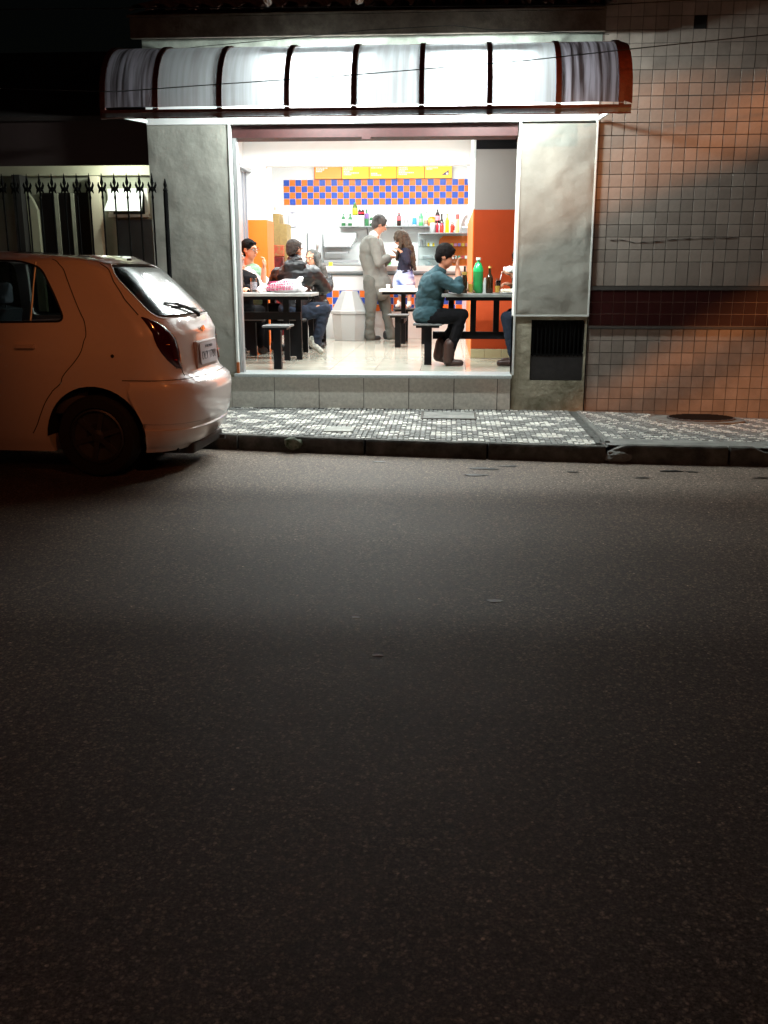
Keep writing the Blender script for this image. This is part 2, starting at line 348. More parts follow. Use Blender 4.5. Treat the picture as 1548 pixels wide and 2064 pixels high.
# ------------------------------------------------------------ road, pavement, kerb
def kerbY(x):
    pts = [(-40, 10.5), (-7, 7.75), (-3.2, 7.50), (-2, 7.38), (-.53, 7.17), (1.04, 7.0), (2.34, 6.93), (6, 6.85), (40, 6.5)]
    for (a, p), (b_, q) in zip(pts, pts[1:]):
        if a <= x <= b_: return p+(q-p)*(x-a)/(b_-a)
    return 7
b = MB(); xs = [-60, -30, -15, -8, -5, -3, -1, 1, 3, 5, 8, 15, 30, 60]; ys = [-40, -20, -8, -3, 0, 2, 4, 6, 7.6, 9, 12, 20, 60]
b.grid([[(x, y, 0) for x in xs] for y in ys]).build('road', M['asphalt'], None, kind='structure')

def pz(x, y):       # the pavement dips towards the right along the wall
    return .12-.033*max(0, x-1.25)*min(1, max(0, (y-6.95)/1.9))*(1 if x < 5 else 5/x*1.0)
mortar = mat('pavement_mortar', (.17, .165, .15), .9, var=.5, vscale=14, bump=.6, bscale=40)
st_w = mat('white_paving_stone', (.78, .76, .70), .75, var=.2, vscale=9, bump=.3, bscale=60)
st_g = mat('grey_paving_stone', (.27, .27, .255), .75, var=.3, vscale=9, bump=.3, bscale=60)
pav = thing('pavement', 'x', 'x'); del pav['label'], pav['category']; pav['kind'] = 'structure'
b = MB(); N = 90; rows = []
X0, X1 = -9, 9
g = []
for j in range(9):
    row = []
    for i in range(N+1):
        x = X0+(X1-X0)*i/N; y0 = kerbY(x)+.055; y = y0+(9.2-y0)*j/8
        row.append((x, y, pz(x, y)-.010))
    g.append(row)
b.grid(g).build('mortar_bed', mortar, pav, kind='structure')
b = MB(); S_ = .042; cnt = 0
def covered(x, y):
    if abs(x-.02) < .25 and abs(y-8.50) < .22: return True
    if abs(x+.88) < .13 and abs(y-7.66) < .13: return True
    if ((x-2.27)/.42)**2+((y-8.66)/.36)**2 < 1: return True
    if x > 1.14 and x < 1.22: return True
    if x >= 1.2 and y < kerbY(x)+.36: return True
    return False
rr = random.Random(3)
for i in range(int(-4.4/S_), int(5.2/S_)):
    for j in range(int(6.9/S_), int(8.93/S_)):
        x = (i+.5)*S_+rr.uniform(-.003, .003); y = (j+.5)*S_+rr.uniform(-.003, .003)
        if y < kerbY(x)+.082 or y > 8.90 or covered(x, y): continue
        if x < 1.17:
            jj = j % 14; ii = (i+(5 if jj >= 7 else 0)) % 10-4; jq = jj % 7-3
            wht = (abs(jq) == 2 and abs(ii) <= 1) or (abs(jq) == 1 and abs(ii) <= 2) or (jq == 0 and 1 <= abs(ii) <= 3)
            if rr.random() < .03: wht = not wht
        else:
            wht = (i+4*j) % 7 < 3 and j % 2 == 0
            if rr.random() < .05: wht = not wht
        b.mi = 0 if wht else 1
        h = S_/2-.0015-rr.uniform(0, .002); z = pz(x, y)+rr.uniform(-.0025, .0025); tx, ty = rr.uniform(-.012, .012), rr.uniform(-.012, .012)
        lo = [(x+a*h, y+c*h, z-.016) for a, c in ((-1,-1),(1,-1),(1,1),(-1,1))]
        hi = [(x+a*(h-.003), y+c*(h-.003), z+a*h*tx+c*h*ty) for a, c in ((-1,-1),(1,-1),(1,1),(-1,1))]
        b.add(lo+hi, [(4,5,6,7),(0,1,5,4),(1,2,6,5),(2,3,7,6),(3,0,4,7)])
b.build('paving_stones', [st_w, st_g], pav, kind='stuff')
# cement strip behind the right kerb and cement joint between the two pavings
cem = mat('worn_cement', (.27, .27, .25), .85, var=.5, vscale=6, bump=.6, bscale=30, detail=9)
b = MB(); b.grid([[(x/10, kerbY(x/10)+dy, pz(x/10, kerbY(x/10)+dy)+.004) for x in range(12, 91, 2)] for dy in (.06, .36)]).build('cement_strip', cem, pav)
b = MB(); b.grid([[(x+.012*math.sin(y*19), y, .124) for y in [7.12+.09*k for k in range(20)]] for x in (1.135, 1.185)]); b.build('joint_stone', mat('dark_joint', (.12, .12, .11), .9, var=.5, vscale=20, bump=.8, bscale=40), pav)
b = MB(); b.obox((1.21, 7.95, .112), (.035, 1.6, .05), Matrix.Rotation(R(.6), 3, 'Z')); b.build('joint_stone', mat('dull_joint', (.2, .2, .185), .9, var=.4, vscale=20), pav)
t = thing('inspection_cover', 'grey rectangular inspection cover set in the mosaic pavement by the step', 'drain cover', (.02, 8.5, .12))
MB().box(-.21, .25, 8.31, 8.69, .10, .128, .006).build('lid', cem, t)
b = MB(); b.box(-.23, -.212, 8.29, 8.71, .10, .126); b.box(.252, .27, 8.29, 8.71, .10, .126); b.box(-.212, .252, 8.29, 8.308, .10, .126); b.build('frame', mat('rusted_frame', (.10, .09, .08), .8), t)
t = thing('inspection_cover', 'small pale cement slab patching the mosaic near the kerb', 'drain cover', (-.88, 7.66, .12))
MB().box(-1.0, -.76, 7.54, 7.78, .10, .127, .005).build('slab', mat('pale_cement', (.42, .42, .38), .85, var=.3, vscale=8), t)
t = thing('manhole_cover', 'dark oval iron manhole cover in cement beside the tiled wall', 'manhole cover', (2.27, 8.66, .09))
def disc(cx, cy, rx, ry, z, h, n=40):
    m_ = MB(); m_.add([(cx+rx*math.cos(2*PI*k/n), cy+ry*math.sin(2*PI*k/n), pz(cx, cy)+z) for k in range(n)]+[(cx+rx*math.cos(2*PI*k/n), cy+ry*math.sin(2*PI*k/n), pz(cx, cy)+z+h) for k in range(n)],
        [tuple(range(n))[::-1], tuple(range(n, 2*n))]+[(k, (k+1) % n, n+(k+1) % n, n+k) for k in range(n)]); return m_
disc(2.25, 8.62, .42, .26, -.03, .035).build('cement_collar', cem, t)
disc(2.29, 8.63, .30, .20, -.02, .040).build('lid', mat('cast_iron', (.14, .12, .115), .6, metal=.2, var=.4, vscale=90, bump=.7, bscale=70), t)
b = MB()
for k in range(-6, 7):
    hw = .28*math.sqrt(max(0, 1-(k*.028/.19)**2)); b.box(2.29-hw, 2.29+hw, 8.63+k*.028-.006, 8.63+k*.028+.006, pz(2.29, 8.63)+.018, pz(2.29, 8.63)+.025)
b.build('rib', M['black_steel'], t)

kerb = thing('kerb', 'x', 'x'); del kerb['label'], kerb['category']; kerb['kind'] = 'structure'
kst = mat('kerb_granite', (.13, .125, .11), .85, c2=(.035, .035, .03), vscale=7, bump=.9, bscale=22, detail=10)
x = -9.0
while x < 9:
    L = rr.uniform(.75, 1.05); x1 = x+L
    if x < 1.15 and x1 > 1.19: x1 = 1.19; L = x1-x
    m_ = MB(); secs = 12; rws = []
    for k in range(secs+1):
        xx = x+.006+(L-.012)*k/secs; y = kerbY(xx); w_ = noise.noise((xx*3, 1, 2))*.012; e = noise.noise((xx*9, 5, 2))*.012
        top = .122-(0 if xx < 1.2 else .0)+(.012 if xx > 1.2 else 0)
        if 1.19 < xx < 1.32: top -= (1.32-xx)*.45
        if 2.25 < xx < 2.45: top -= .035
        rws.append([(xx, y+w_, -.02), (xx, y+w_*.5+e*.5, .04), (xx, y+e, top-.03), (xx, y+.018+e, top-.004), (xx, y+.04, top), (xx, y+.066, top), (xx, y+.066, -.02)])
    m_.grid(rws); m_.add(rws[0], [tuple(range(7))]); m_.add(rws[-1], [tuple(range(7))[::-1]])
    m_.build('kerb_stone', kst, kerb, smooth=True)
    x = x1+.006
def lump(name, c, r, m, seed=0, parent=None, n=2, sq=(1, 1, 1)):
    bm = bmesh.new(); bmesh.ops.create_icosphere(bm, subdivisions=n+1, radius=r)
    for v in bm.verts:
        k = 1+.45*noise.fractal(v.co*(1.1/r)+Vector((seed, seed*2, 3)), 1, 2, 3); v.co = Vector((v.co.x*k*sq[0], v.co.y*k*sq[1], v.co.z*k*sq[2]))+Vector(c)-wpos(parent)
    me = bpy.data.meshes.new(name); bm.to_mesh(me); bm.free(); me.materials.append(m); o = bpy.data.objects.new(name, me); col.objects.link(o); o.parent = parent; return o
tag(lump('stone', (-1.20, 7.25, .07), .055, mat('mossy_stone', (.30, .31, .26), .9, c2=(.04, .07, .025), vscale=16), 4, sq=(1.2, .7, .9)), 'mossy pale lump of stone stuck to the kerb face', 'stone')
tag(lump('rubble', (1.27, 7.0, .05), .06, M['plastic_white'] if 0 else cem, 9, sq=(1.6, .7, .8)), 'broken cement chunk where the kerb is chipped', 'rubble')
# flattened wet leaves on the asphalt
wet = mat('wet_litter', (.012, .012, .010), .4)
for k, (px_, py_, s) in enumerate([(.26, 6.70, .055), (.33, 6.68, .03), (.21, 6.47, .05), (.45, 6.80, .04), (-.5, 6.9, .03), (1.6, 6.70, .05), (1.75, 6.68, .03), (2.2, 6.5, .05), (1.35, 6.45, .03), (.9, 6.62, .025)]):
    o = lump('litter', (px_, py_, .004), s, wet, k+11, sq=(1.6, .5, .05)); tag(o, 'flattened dark leaf litter on the asphalt near the kerb', 'litter', 'dark litter scattered on the road')

for (x_, y_, s_, lb_) in ((-.36, 3.62, .018, 'small pale scrap of paper on the road, left of centre'), (-.24, 3.23, .022, 'flattened pale wrapper on the dark road, nearest the viewer'), (.22, 3.86, .035, 'faded pale smear of paper on the road, right of the scraps')):
    tag(lump('paper_scrap', (x_, y_, .002), s_*.6, mat('dusty_paper', (.75, .76, .76), .9), x_*9, sq=(1.5, .8, .025)), lb_, 'litter')

# ------------------------------------------------------------ snack bar shell
D = 8.93; FL = .44
bar = thing('snack_bar', 'single storey snack bar with a wide lit opening onto the pavement', 'building', (-.7, D, 0))
def wavy_panel(name, x0, x1, z0, z1, y, m, parent, thick=.25, amp=.006, d=.035, hole=None):
    b_ = MB(); nx = max(2, int((x1-x0)/d)); nz_ = max(2, int((z1-z0)/d)); rows = []
    for j in range(nz_+1):
        z = z0+(z1-z0)*j/nz_; rows.append([(x0+(x1-x0)*i/nx, y-(0 if i in (0, nx) or j in (0, nz_) else abs(amp*noise.fractal((x0+(x1-x0)*i/nx*2.6, 3, z*2.6), 1, 2, 4))), z) for i in range(nx+1)])
    b_.grid(rows)
    b_.add([(x0, y, z0), (x1, y, z0), (x1, y, z1), (x0, y, z1), (x0, y+thick, z0), (x1, y+thick, z0), (x1, y+thick, z1), (x0, y+thick, z1)], [(0, 4, 5, 1), (1, 5, 6, 2), (2, 6, 7, 3), (3, 7, 4, 0), (4, 7, 6, 5)])
    return b_.build(name, m, parent, smooth=True)
wavy_panel('pillar', -2.74, -2.0, .12, 2.66, D, M['plaster'], bar, amp=.012)
wavy_panel('pillar', .618, 1.268, 1.0, 2.64, D-.02, M['plaster'], bar, .27, amp=.016)
wavy_panel('lintel', -2.74, 1.28, 2.664, 3.26, D-.004, M['white_paint'], bar)
wavy_panel('upper_wall', -2.74, 1.28, 3.262, 3.49, D-.001, mat('grey_green_plaster', (.26, .28, .24), .9, var=.5, vscale=5), bar)  # darker greenish strip above the white lintel
for q in ((.600, .618, D-.028, D+.25, .448, 2.662), (1.268, 1.282, D-.026, D+.2, 1.0, 2.66), (-2.0, -1.982, D-.012, D+.25, .46, 2.662), (.620, 1.282, D-.028, D+.1, .985, 1.0)):
    MB().box(*q).build('corner_strip', M['edge_strip'], bar)  # narrow white strips along the pillar and opening edges
MB().box(-1.996, -1.975, D-.03, D+.01, .44, .55).build('hinge', mat('rusty_steel', (.32, .08, .015), .7), bar)
# plinth under the right pillar with the ventilation grille
b = MB(); b.box(.600, .767, D-.012, D+.25, .10, .983); b.box(.767, 1.274, D-.012, D+.25, .10, .397); b.box(1.254, 1.274, D-.012, D+.25, .397, .983); b.box(.767, 1.254, D-.012, D+.25, .953, .983)
b.build('plinth', M['concrete'], bar)
gr = MB().box(.767, 1.254, D+.10, D+.12, .397, .953).build('vent_grille', M['black'], bar)
for k in range(13):
    x = .785+k*.0375; MB().box(x, x+.011, D-.002, D+.02, .62, .94).build('bar', M['iron'], gr)
MB().box(.775, 1.25, D+.0, D+.03, .40, .63).build('blanking_sheet', mat('sooty_sheet', (.02, .018, .018), .7, var=.5, vscale=20), gr)
MB().box(.77, 1.25, D-.004, D+.03, .63, .645).build('rail', M['iron'], gr)
# step face tiles and granite sill
MB().box(-2.74, .594, D-.012, D+.3, .10, .415).build('step', M['grout'], bar)
sx = [-2.70, -2.48, -2.053, -1.641, -1.213, -.787, -.36, .065, .47, .594]
for a, c in zip(sx, sx[1:]):
    MB().box(a+.003, c-.003, D-.030, D-.005, .122, .412, .002).build('step_tile', M['step_tile'], bar)
MB().box(-2.02, .600, D-.055, D+.30, .413, .447, .008).build('sill', M['sill'], bar)
MB().box(-2.74, -2.02, D-.035, D+.02, .413, .44).build('sill', M['concrete'], bar)
# shutter box / rail above the door
b = MB(); b.box(-1.98, .59, D+.06, D+.32, 2.555, 2.66); b.box(-.80, -.72, D+.05, D+.10, 2.535, 2.56); b.build('shutter_rail', M['shutter'], bar)
b = MB(); b.box(-1.975, -1.945, D+.06, D+.14, .447, 2.555); b.build('shutter_track', M['alu'], bar)
# wall and ceiling shell
IX0, IX1, IZ = -2.64, .27, 3.0
MB().box(-3.0, 1.6, D+.27, 16.3, .30, FL-.012).build('floor_slab', M['lightgrout'], bar)
tm = MB().box(0, .445, 0, .445, -.012, 0, .0015).build('floor_tile', M['floor_tile'], None, local=True).data
bpy.data.objects.remove(bpy.data.objects['floor_tile'])
for i in range(10):
    for j in range(12):
        x = -2.995+.45*i+.03; y = D+.33+j*.45
        if x > .27 and y > 10.6: continue
        inst('floor_tile', tm, (x, y, FL), bar)
MB().box(-2.9, 2.4, D+.26, 12.6, IZ, IZ+.1).build('ceiling', M['ceiling'], bar)
MB().box(-3.6, 2.4, 12.6, 16.2, 3.32, 3.42).build('kitchen_ceiling', M['ceiling'], bar)
def painted(name, x0, x1, y0, y1, z1, ztop=2.04):
    MB().box(x0, x1, y0, y1, ztop, z1).build(name, M['white_paint'], bar)
    e = .002
    MB().box(x0-e, x1+e, y0-e, y1+e, FL, ztop).build('painted_dado', M['orange_paint'], bar)
painted('side_wall', IX0-.095, IX0, D+.26, 12.6, IZ)
painted('pier', IX0, -2.36, 12.6, 13.05, 3.3)
# right hand column and return wall
MB().box(.27, .75, 10.8, 14.0, 2.04, 2.66).build('column', mat('shaded_white_paint', (.34, .31, .29), .7), bar)  # street face: white greyed in colour, as the light comes from behind
MB().box(.266, .75, 10.795, 14.0, .545, 2.04).build('painted_dado', mat('shaded_orange_paint', (.50, .055, .004), .6, var=.12, vscale=3), bar)  # street face: dado orange with its shade put into the colour
MB().box(.266, .75, 10.797, 14.0, 2.66, IZ).build('column_head', M['black_steel'], bar)
MB().box(.245, .27, 10.79, 13.99, 2.58, IZ).build('column_edge', M['white_paint'], bar)
MB().box(.255, .2655, 10.80, 14.0, FL, 2.05).build('painted_dado', M['orange_paint'], bar)
MB().box(.2555, .2695, 10.80, 14.0, 2.05, 2.58).build('side_wall', M['white_paint'], bar)
for k, (a, c) in enumerate(((.255, .41), (.413, .60), (.603, .75))):
    MB().box(a, c, 10.775, 10.795, FL+.002, .543, .002).build('skirting_tile', M['cream'], bar)
MB().box(1.30, 1.45, D+.26, 10.8, .3, IZ).build('side_wall', M['white_paint'], bar)
MB().box(.75, 1.45, 10.8, 10.95, .3, IZ).build('side_wall', M['orange_paint'], bar)
# kitchen
MB().box(-3.6, -3.45, 12.6, 16.2, .3, 3.35).build('side_wall', M['white_paint'], bar)
MB().box(-3.6, IX0-.1, 12.45, 12.6, .3, 3.35).build('side_wall', M['white_paint'], bar)
MB().box(1.0, 1.15, 14.0, 16.2, .3, 3.35).build('side_wall', M['white_paint'], bar)
MB().box(.75, 1.15, 13.9, 14.0, .3, 3.35).build('side_wall', M['white_paint'], bar)
MB().box(-3.6, 1.15, 16.0, 16.2, .3, 3.35).build('back_wall', M['white_paint'], bar)
MB().box(-2.36, .255, 12.6, 12.75, 2.694, 3.35).build('header', M['white_paint'], bar)
MB().box(-2.34, .26, 12.585, 12.60, 2.688, 2.70).build('header_edge', mat('shadow_grey_moulding', (.45, .44, .43), .7), bar)
# checkerboard frieze of blue and orange tiles on the back wall
P_ = .0975
MB().box(-2.705, .318, 15.992, 15.998, 2.448, 2.842).build('frieze_grout', M['pale_grout'], bar)
fb = MB().box(.0035, P_-.0035, -.010, 0, .0035, P_-.0035, .0015).build('frieze_tile', M['blue_tile'], None, local=True); fo = fb.data.copy(); fo.materials[0] = M['orange_tile']; fbm = fb.data; bpy.data.objects.remove(fb)
for r_ in range(4):
    for c_ in range(31):
        inst('frieze_tile', fbm if (r_+c_) % 2 == 1 else fo, (-2.703+c_*P_, 15.992, 2.45+r_*P_), bar)
# grey aluminium door on the left wall
dr = MB().box(IX0, IX0+.03, 11.9, 12.58, FL, 2.62).build('door', M['alu'], bar)
b = MB()
for yy in (11.95, 12.16, 12.37, 12.54): b.box(IX0+.03, IX0+.045, yy-.03, yy+.01, FL, 2.6)
b.build('stile', mat('door_grey', (.22, .22, .25), .5), dr)
b = MB().box(IX0+.002, IX0+.10, 11.86, 11.90, FL, 2.66); b.box(IX0+.002, IX0+.10, 11.86, 12.598, 2.62, 2.66); b.build('frame', M['alu'], dr)
# outer flanks and roof
MB().box(-2.74, 1.28, 9.3, 16.3, 3.50, 3.6).build('flat_roof', M['concrete'], bar)
MB().box(-2.78, 1.275, 8.74, 8.78, 3.338, 3.50).build('fascia_board', M['fascia'], bar)
MB().box(-2.78, 1.275, 8.78, D-.005, 3.44, 3.47).build('soffit', M['fascia'], bar)
b = MB(); b.add([(-2.8, 8.72, 3.515), (1.275, 8.72, 3.515), (1.275, 12, 4.54), (-2.8, 12, 4.54), (-2.8, 8.72, 3.497), (1.275, 8.72, 3.497), (1.275, 12, 4.51), (-2.8, 12, 4.51)], [(0, 1, 2, 3), (4, 7, 6, 5), (0, 4, 5, 1), (1, 5, 6, 2), (2, 6, 7, 3), (3, 7, 4, 0)]); b.build('roof_deck', M['fascia'], bar)
rt = MB(); rows = []
for k in range(7):
    f_ = k/6; yy = 8.66+f_*2.6; zz = 3.532+f_*.81
    rows.append([(math.cos(a)*(.078-.01*f_), yy, zz+math.sin(a)*.05) for a in [PI*q/8 for q in range(9)]])
rt.grid(rows); rt.grid([[(x_*.84, y_, z_-.004) for x_, y_, z_ in r_] for r_ in rows]); rto = rt.build('roof_tile', M['clay'], bar, smooth=True); rtm = rto.data; bpy.data.objects.remove(rto)
for k in range(22): 
    o = inst('roof_tile', rtm, (-2.68+k*.188, 0, rnd.uniform(-.004, .004)), bar); o.location = Vector((-2.68+k*.188, 0, 0)); o.location.y = 0; o.location.z = rnd.uniform(-.004, .006)
mort = mat('orange_white_mortar', (.75, .50, .30), .8, c2=(.9, .85, .8), vscale=30)
for (x, z) in ((-1.55, 3.585), (-.78, 3.59)): lump('mortar_dab', (x, 8.62, z), .035, mort, x, bar, sq=(.9, .6, 1.3))

# ------------------------------------------------------------ awning
aw = thing('awning', 'curved translucent awning with dark red ribs over the snack bar opening', 'awning', (-.75, 8.93, 2.7))
RX = [-2.86, -2.42, -1.89, -1.335, -.79, -.243, .302, .847, 1.34]
def prof(u):      # 0 at the wall, 1 at the front lip
    a = u*PI/2*.98; return 8.76-.61*math.sin(a), 2.66+.58*math.cos(a)**.9
NS = 14
for a, c in zip(RX, RX[1:]):
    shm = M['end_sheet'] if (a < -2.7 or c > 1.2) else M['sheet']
    b_ = MB(); nx = 6; rows = []
    for i in range(NS+1):
        y, z = prof(i/NS); rows.append([(a+.016+(c-a-.032)*k/nx, y-.0+.006*math.sin(PI*k/nx), z+.006*math.sin(PI*k/nx)) for k in range(nx+1)])
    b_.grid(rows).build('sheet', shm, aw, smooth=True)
for k, x in enumerate(RX):
    b_ = MB(); rows = []
    wd = .042
    for i in range(NS+1):
        y, z = prof(i/NS); a = i/NS*PI/2; ny, nz_ = -math.sin(a), math.cos(a)
        rows.append([(x-wd/2, y+ny*-.012, z-nz_*.012), (x-wd/2, y+ny*.014, z+nz_*.014), (x+wd/2, y+ny*.014, z+nz_*.014), (x+wd/2, y-ny*.012, z-nz_*.012), (x-wd/2, y+ny*-.012, z-nz_*.012)])
    b_.grid(rows); b_.box(x-wd/2, x+wd/2, 8.142, 8.165, 2.60, 2.68); b_.build('rib', M['rust'], aw)
b_ = MB(); rows = []                      # end plate on the right
for i in range(NS+1):
    y, z = prof(i/NS); rows.append([(1.36, y, z+.01), (1.425, y-.012, z-.012)])
b_.grid(rows).build('end_sheet', M['rust'], aw, smooth=True)
MB().box(-2.87, 1.42, 8.138, 8.160, 2.645, 2.668).build('front_rail', M['rust'], aw)
MB().box(-2.87, 1.42, 8.140, 8.146, 2.612, 2.643).build('front_lip', M['sheet'], aw)
MB().box(-2.87, 1.42, 8.136, 8.150, 2.600, 2.610).build('lip_rail', M['rust'], aw)
MB().box(-2.85, 1.36, 8.735, 8.775, 3.225, 3.255).build('wall_rail', M['rust'], aw)
for q in (((1.272, 8.90, 2.67), (1.36, 8.45, 2.70)), ((-2.735, 8.90, 2.69), (-2.88, 8.35, 2.67))):
    MB().tube(q, .017, 6).build('bracket', M['white_metal'], aw)
for x in RX[1:-1:2]: MB().tube([(x, 8.76, 3.24), (x, 8.925, 3.24)], .012, 6).build('stay', M['rust'], aw)

# ------------------------------------------------------------ tiled building on the right
tb = thing('tiled_building', 'building front clad in small square beige tiles with an oxblood band', 'building', (1.28, D, 0))
MB().box(1.285, 9.0, D+.012, D+.5, -.05, 7.2).build('wall', M['grout'], tb)
MB().box(1.285, 9.0, D+.5, 16, -.05, 7.2).build('rear_wing', M['grout'], tb)
rowz = [1.22, 1.255]
RZ = [-.09, .015, .121, .233, .339, .444, .549, .658, .767, .874]
UZ = [1.255, 1.466, 1.574, 1.683, 1.79, 1.897, 2.003, 2.109, 2.217, 2.325, 2.433, 2.539, 2.644, 2.752, 2.858, 2.96, 3.069, 3.173, 3.278, 3.384, 3.488, 3.593]
while UZ[-1] < 7: UZ.append(UZ[-1]+.1065)
def tile_mesh(w_, h, m, nm):
    b_ = MB(); g_ = .0022; e = .002
    b_.add([(g_, 0, g_), (w_-g_, 0, g_), (w_-g_, 0, h-g_), (g_, 0, h-g_), (g_, -.007, g_), (w_-g_, -.007, g_), (w_-g_, -.007, h-g_), (g_, -.007, h-g_), (g_+e, -.010, g_+e), (w_-g_-e, -.010, g_+e), (w_-g_-e, -.010, h-g_-e), (g_+e, -.010, h-g_-e)],
        [(0, 1, 5, 4), (1, 2, 6, 5), (2, 3, 7, 6), (3, 0, 4, 7), (4, 5, 9, 8), (5, 6, 10, 9), (6, 7, 11, 10), (7, 4, 8, 11), (8, 9, 10, 11)])
    o = b_.build(nm, m, None, local=True); me = o.data; bpy.data.objects.remove(o); return me
tml = [mat('beige_wall_tile', tuple(c*k for c in (.29, .25, .215)), .5, var=.28, vscale=6, bump=.25, bscale=9, detail=9) for k in (1, .86, 1.10)]
PT = .1065
meshes = {}
stuff = MB(); cnt = 0; rr = random.Random(5)
cells = []
for (z0, z1) in list(zip(RZ, RZ[1:]))+list(zip(UZ, UZ[1:])):
    for k in range(-1, 72):
        cells.append((z0, z1, 1.297+PT*k, k))
def rank(c): return abs((c[0]+c[1])/2-1.9)*1.0+max(0, c[2]-3.05)*50+max(0, c[0]-3.6)*50
cells.sort(key=rank)
for z0, z1, x0, k in cells:
    if x0+PT > 9: continue
    if k < 0: x0, w_ = 1.286, 1.297-1.286-.0
    else: w_ = PT
    hole = abs(z0-3.384) < .002 and abs(x0-2.04) < .03
    if hole:
        MB().box(x0, x0+PT, D-.001, D+.008, z0, z1).build('missing_tile_gap', M['black'], tb); continue
    if k >= 0 and cnt < 299 and x0 < 3.05:
        key = (round(z1-z0, 3), rr.randrange(3))
        if key not in meshes: meshes[key] = tile_mesh(PT, z1-z0, tml[key[1]], 'wall_tile')
        inst('wall_tile', meshes[key], (x0, D+.012, z0), tb, rot=(R(rr.uniform(-.35, .35)), 0, R(rr.uniform(-.35, .35)))); cnt += 1
    else:
        g_ = .0022; stuff.mi = rr.randrange(3)
        stuff.box(x0+g_, x0+w_-g_, D+.002+rr.uniform(-.001, .001), D+.013, z0+g_, z1-g_)
stuff.build('wall_tiles', tml, tb, kind='stuff')
MB().box(1.286, 9, D-.002, D+.012, .876, 1.218).build('band_bed', M['lightgrout'], tb)
DZ = [.902, 1.008, 1.114, 1.218]
dk = tile_mesh(PT, .1055, M['red_tile'], 'oxblood_tile'); stuff = MB()
for z0 in DZ[:3]:
    for k in range(72):
        x0 = 1.297+PT*k-.01
        if x0+PT > 9: continue
        if x0 < 3.2: inst('oxblood_tile', dk, (x0, D+.002, z0), tb)
        else: stuff.box(x0+.002, x0+PT-.002, D-.008, D, z0+.002, z0+.104)
stuff.build('oxblood_tiles', M['red_tile'], tb, kind='stuff')
b = MB(); b.box(1.286, 9, D-.014, D+.01, 1.220, 1.254); b.box(1.286, 9, D-.014, D+.01, .876, .900); b.build('band_moulding', mat('grey_moulding', (.06, .055, .05), .6, var=.3, vscale=30), tb)
b = MB(); pts = [(1.44, 1.657), (1.55, 1.66), (1.66, 1.635), (1.79, 1.638), (1.97, 1.66), (2.14, 1.668), (2.35, 1.672), (2.6, 1.678)]
fp = []
for (a, c), (d_, e) in zip(pts, pts[1:]):
    for q in range(8): f_ = q/8; fp.append((a+(d_-a)*f_, D-.001, c+(e-c)*f_+rr.uniform(-.003, .003)))
b.tube(fp, [.0017+.0010*math.sin(i) for i in range(len(fp))], 5); b.build('crack', M['black'], tb)

# ------------------------------------------------------------ house behind railings on the left
hs = thing('neighbour_house', 'low house with a lit veranda wall behind iron railings', 'house', (-5, 10.5, 0))
MB().box(-14, -2.75, 10.5, 10.7, .1, 2.9).build('wall', M['pale_plaster'], hs)
MB().box(-14, -2.745, 10.42, 10.5, 2.385, 2.56).build('lit_wall_band', mat('lamplit_cream', (.62, .62, .50), .7, var=.15, vscale=4), hs)  # pale band for the lamp-lit wall top, the light put into its colour
MB().box(-14, -2.745, 9.24, 9.30, 2.362, 2.78).build('fascia_board', mat('dark_fascia', (.035, .02, .018), .8), hs)  # plain dark fascia colour
MB().box(-14, -2.745, 9.30, 10.5, 2.60, 2.64).build('veranda_ceiling', M['pale_plaster'], hs)
b = MB(); b.add([(-14, 9.2, 2.75), (-2.745, 9.2, 2.75), (-2.745, 13, 4.1), (-14, 13, 4.1), (-14, 9.2, 2.79), (-2.745, 9.2, 2.79), (-2.745, 13, 4.15), (-14, 13, 4.15)], [(0, 3, 2, 1), (4, 5, 6, 7), (0, 1, 5, 4), (1, 2, 6, 5), (2, 3, 7, 6), (3, 0, 4, 7)]); b.build('roof', mat('dark_roof', (.02, .014, .012), .9), hs)  # plain dark roof colour
wn = MB().box(-4.44, -3.86, 10.47, 10.50, .95, 2.215).build('window', M['dark_wood'], hs, smooth=False)
for a, c in ((-4.43, -4.27), (-4.225, -4.09), (-4.05, -3.895)): MB().box(a, c, 10.455, 10.47, 1.0, 2.19).build('pane', mat('dark_pane', (.006, .005, .006), .35), wn)
for a, c in ((-4.268, -4.228), (-4.087, -4.052), (-3.89, -3.86)): MB().box(a, c, 10.44, 10.47, .97, 2.21).build('mullion', M['pale_plaster'], wn)
MB().box(-4.66, -4.57, 10.30, 10.46, .1, 2.385).build('post', mat('dark_grey_post', (.05, .05, .055), .7), hs)
b = MB(); b.add([(-4.56, 10.40, 2.23), (-4.50, 10.40, 2.15), (-4.45, 10.40, 2.03), (-4.44, 10.40, .9), (-4.54, 10.40, .9), (-4.56, 10.46, 2.23), (-4.50, 10.46, 2.15), (-4.45, 10.46, 2.03), (-4.44, 10.46, .9), (-4.54, 10.46, .9)], [(0, 1, 2, 3, 4), (9, 8, 7, 6, 5), (0, 5, 6, 1), (1, 6, 7, 2), (2, 7, 8, 3), (4, 9, 5, 0)]); b.build('curtain', mat('pale_curtain', (.50, .52, .42), .9), hs)
MB().box(-3.84, -3.735, 10.34, 10.44, .1, 2.37).build('pilaster', mat('beige_pilaster', (.62, .58, .48), .7), hs)
sw = MB().box(-3.66, -3.24, 10.46, 10.50, 1.96, 2.24).build('small_window', M['dark_wood'], hs)
b = MB(); b.box(-3.67, -3.63, 10.42, 10.47, 1.97, 2.25); b.box(-3.27, -3.23, 10.42, 10.47, 1.97, 2.25); b.box(-3.67, -3.23, 10.40, 10.47, 1.955, 1.985); b.build('frame', M['white_metal'], sw)
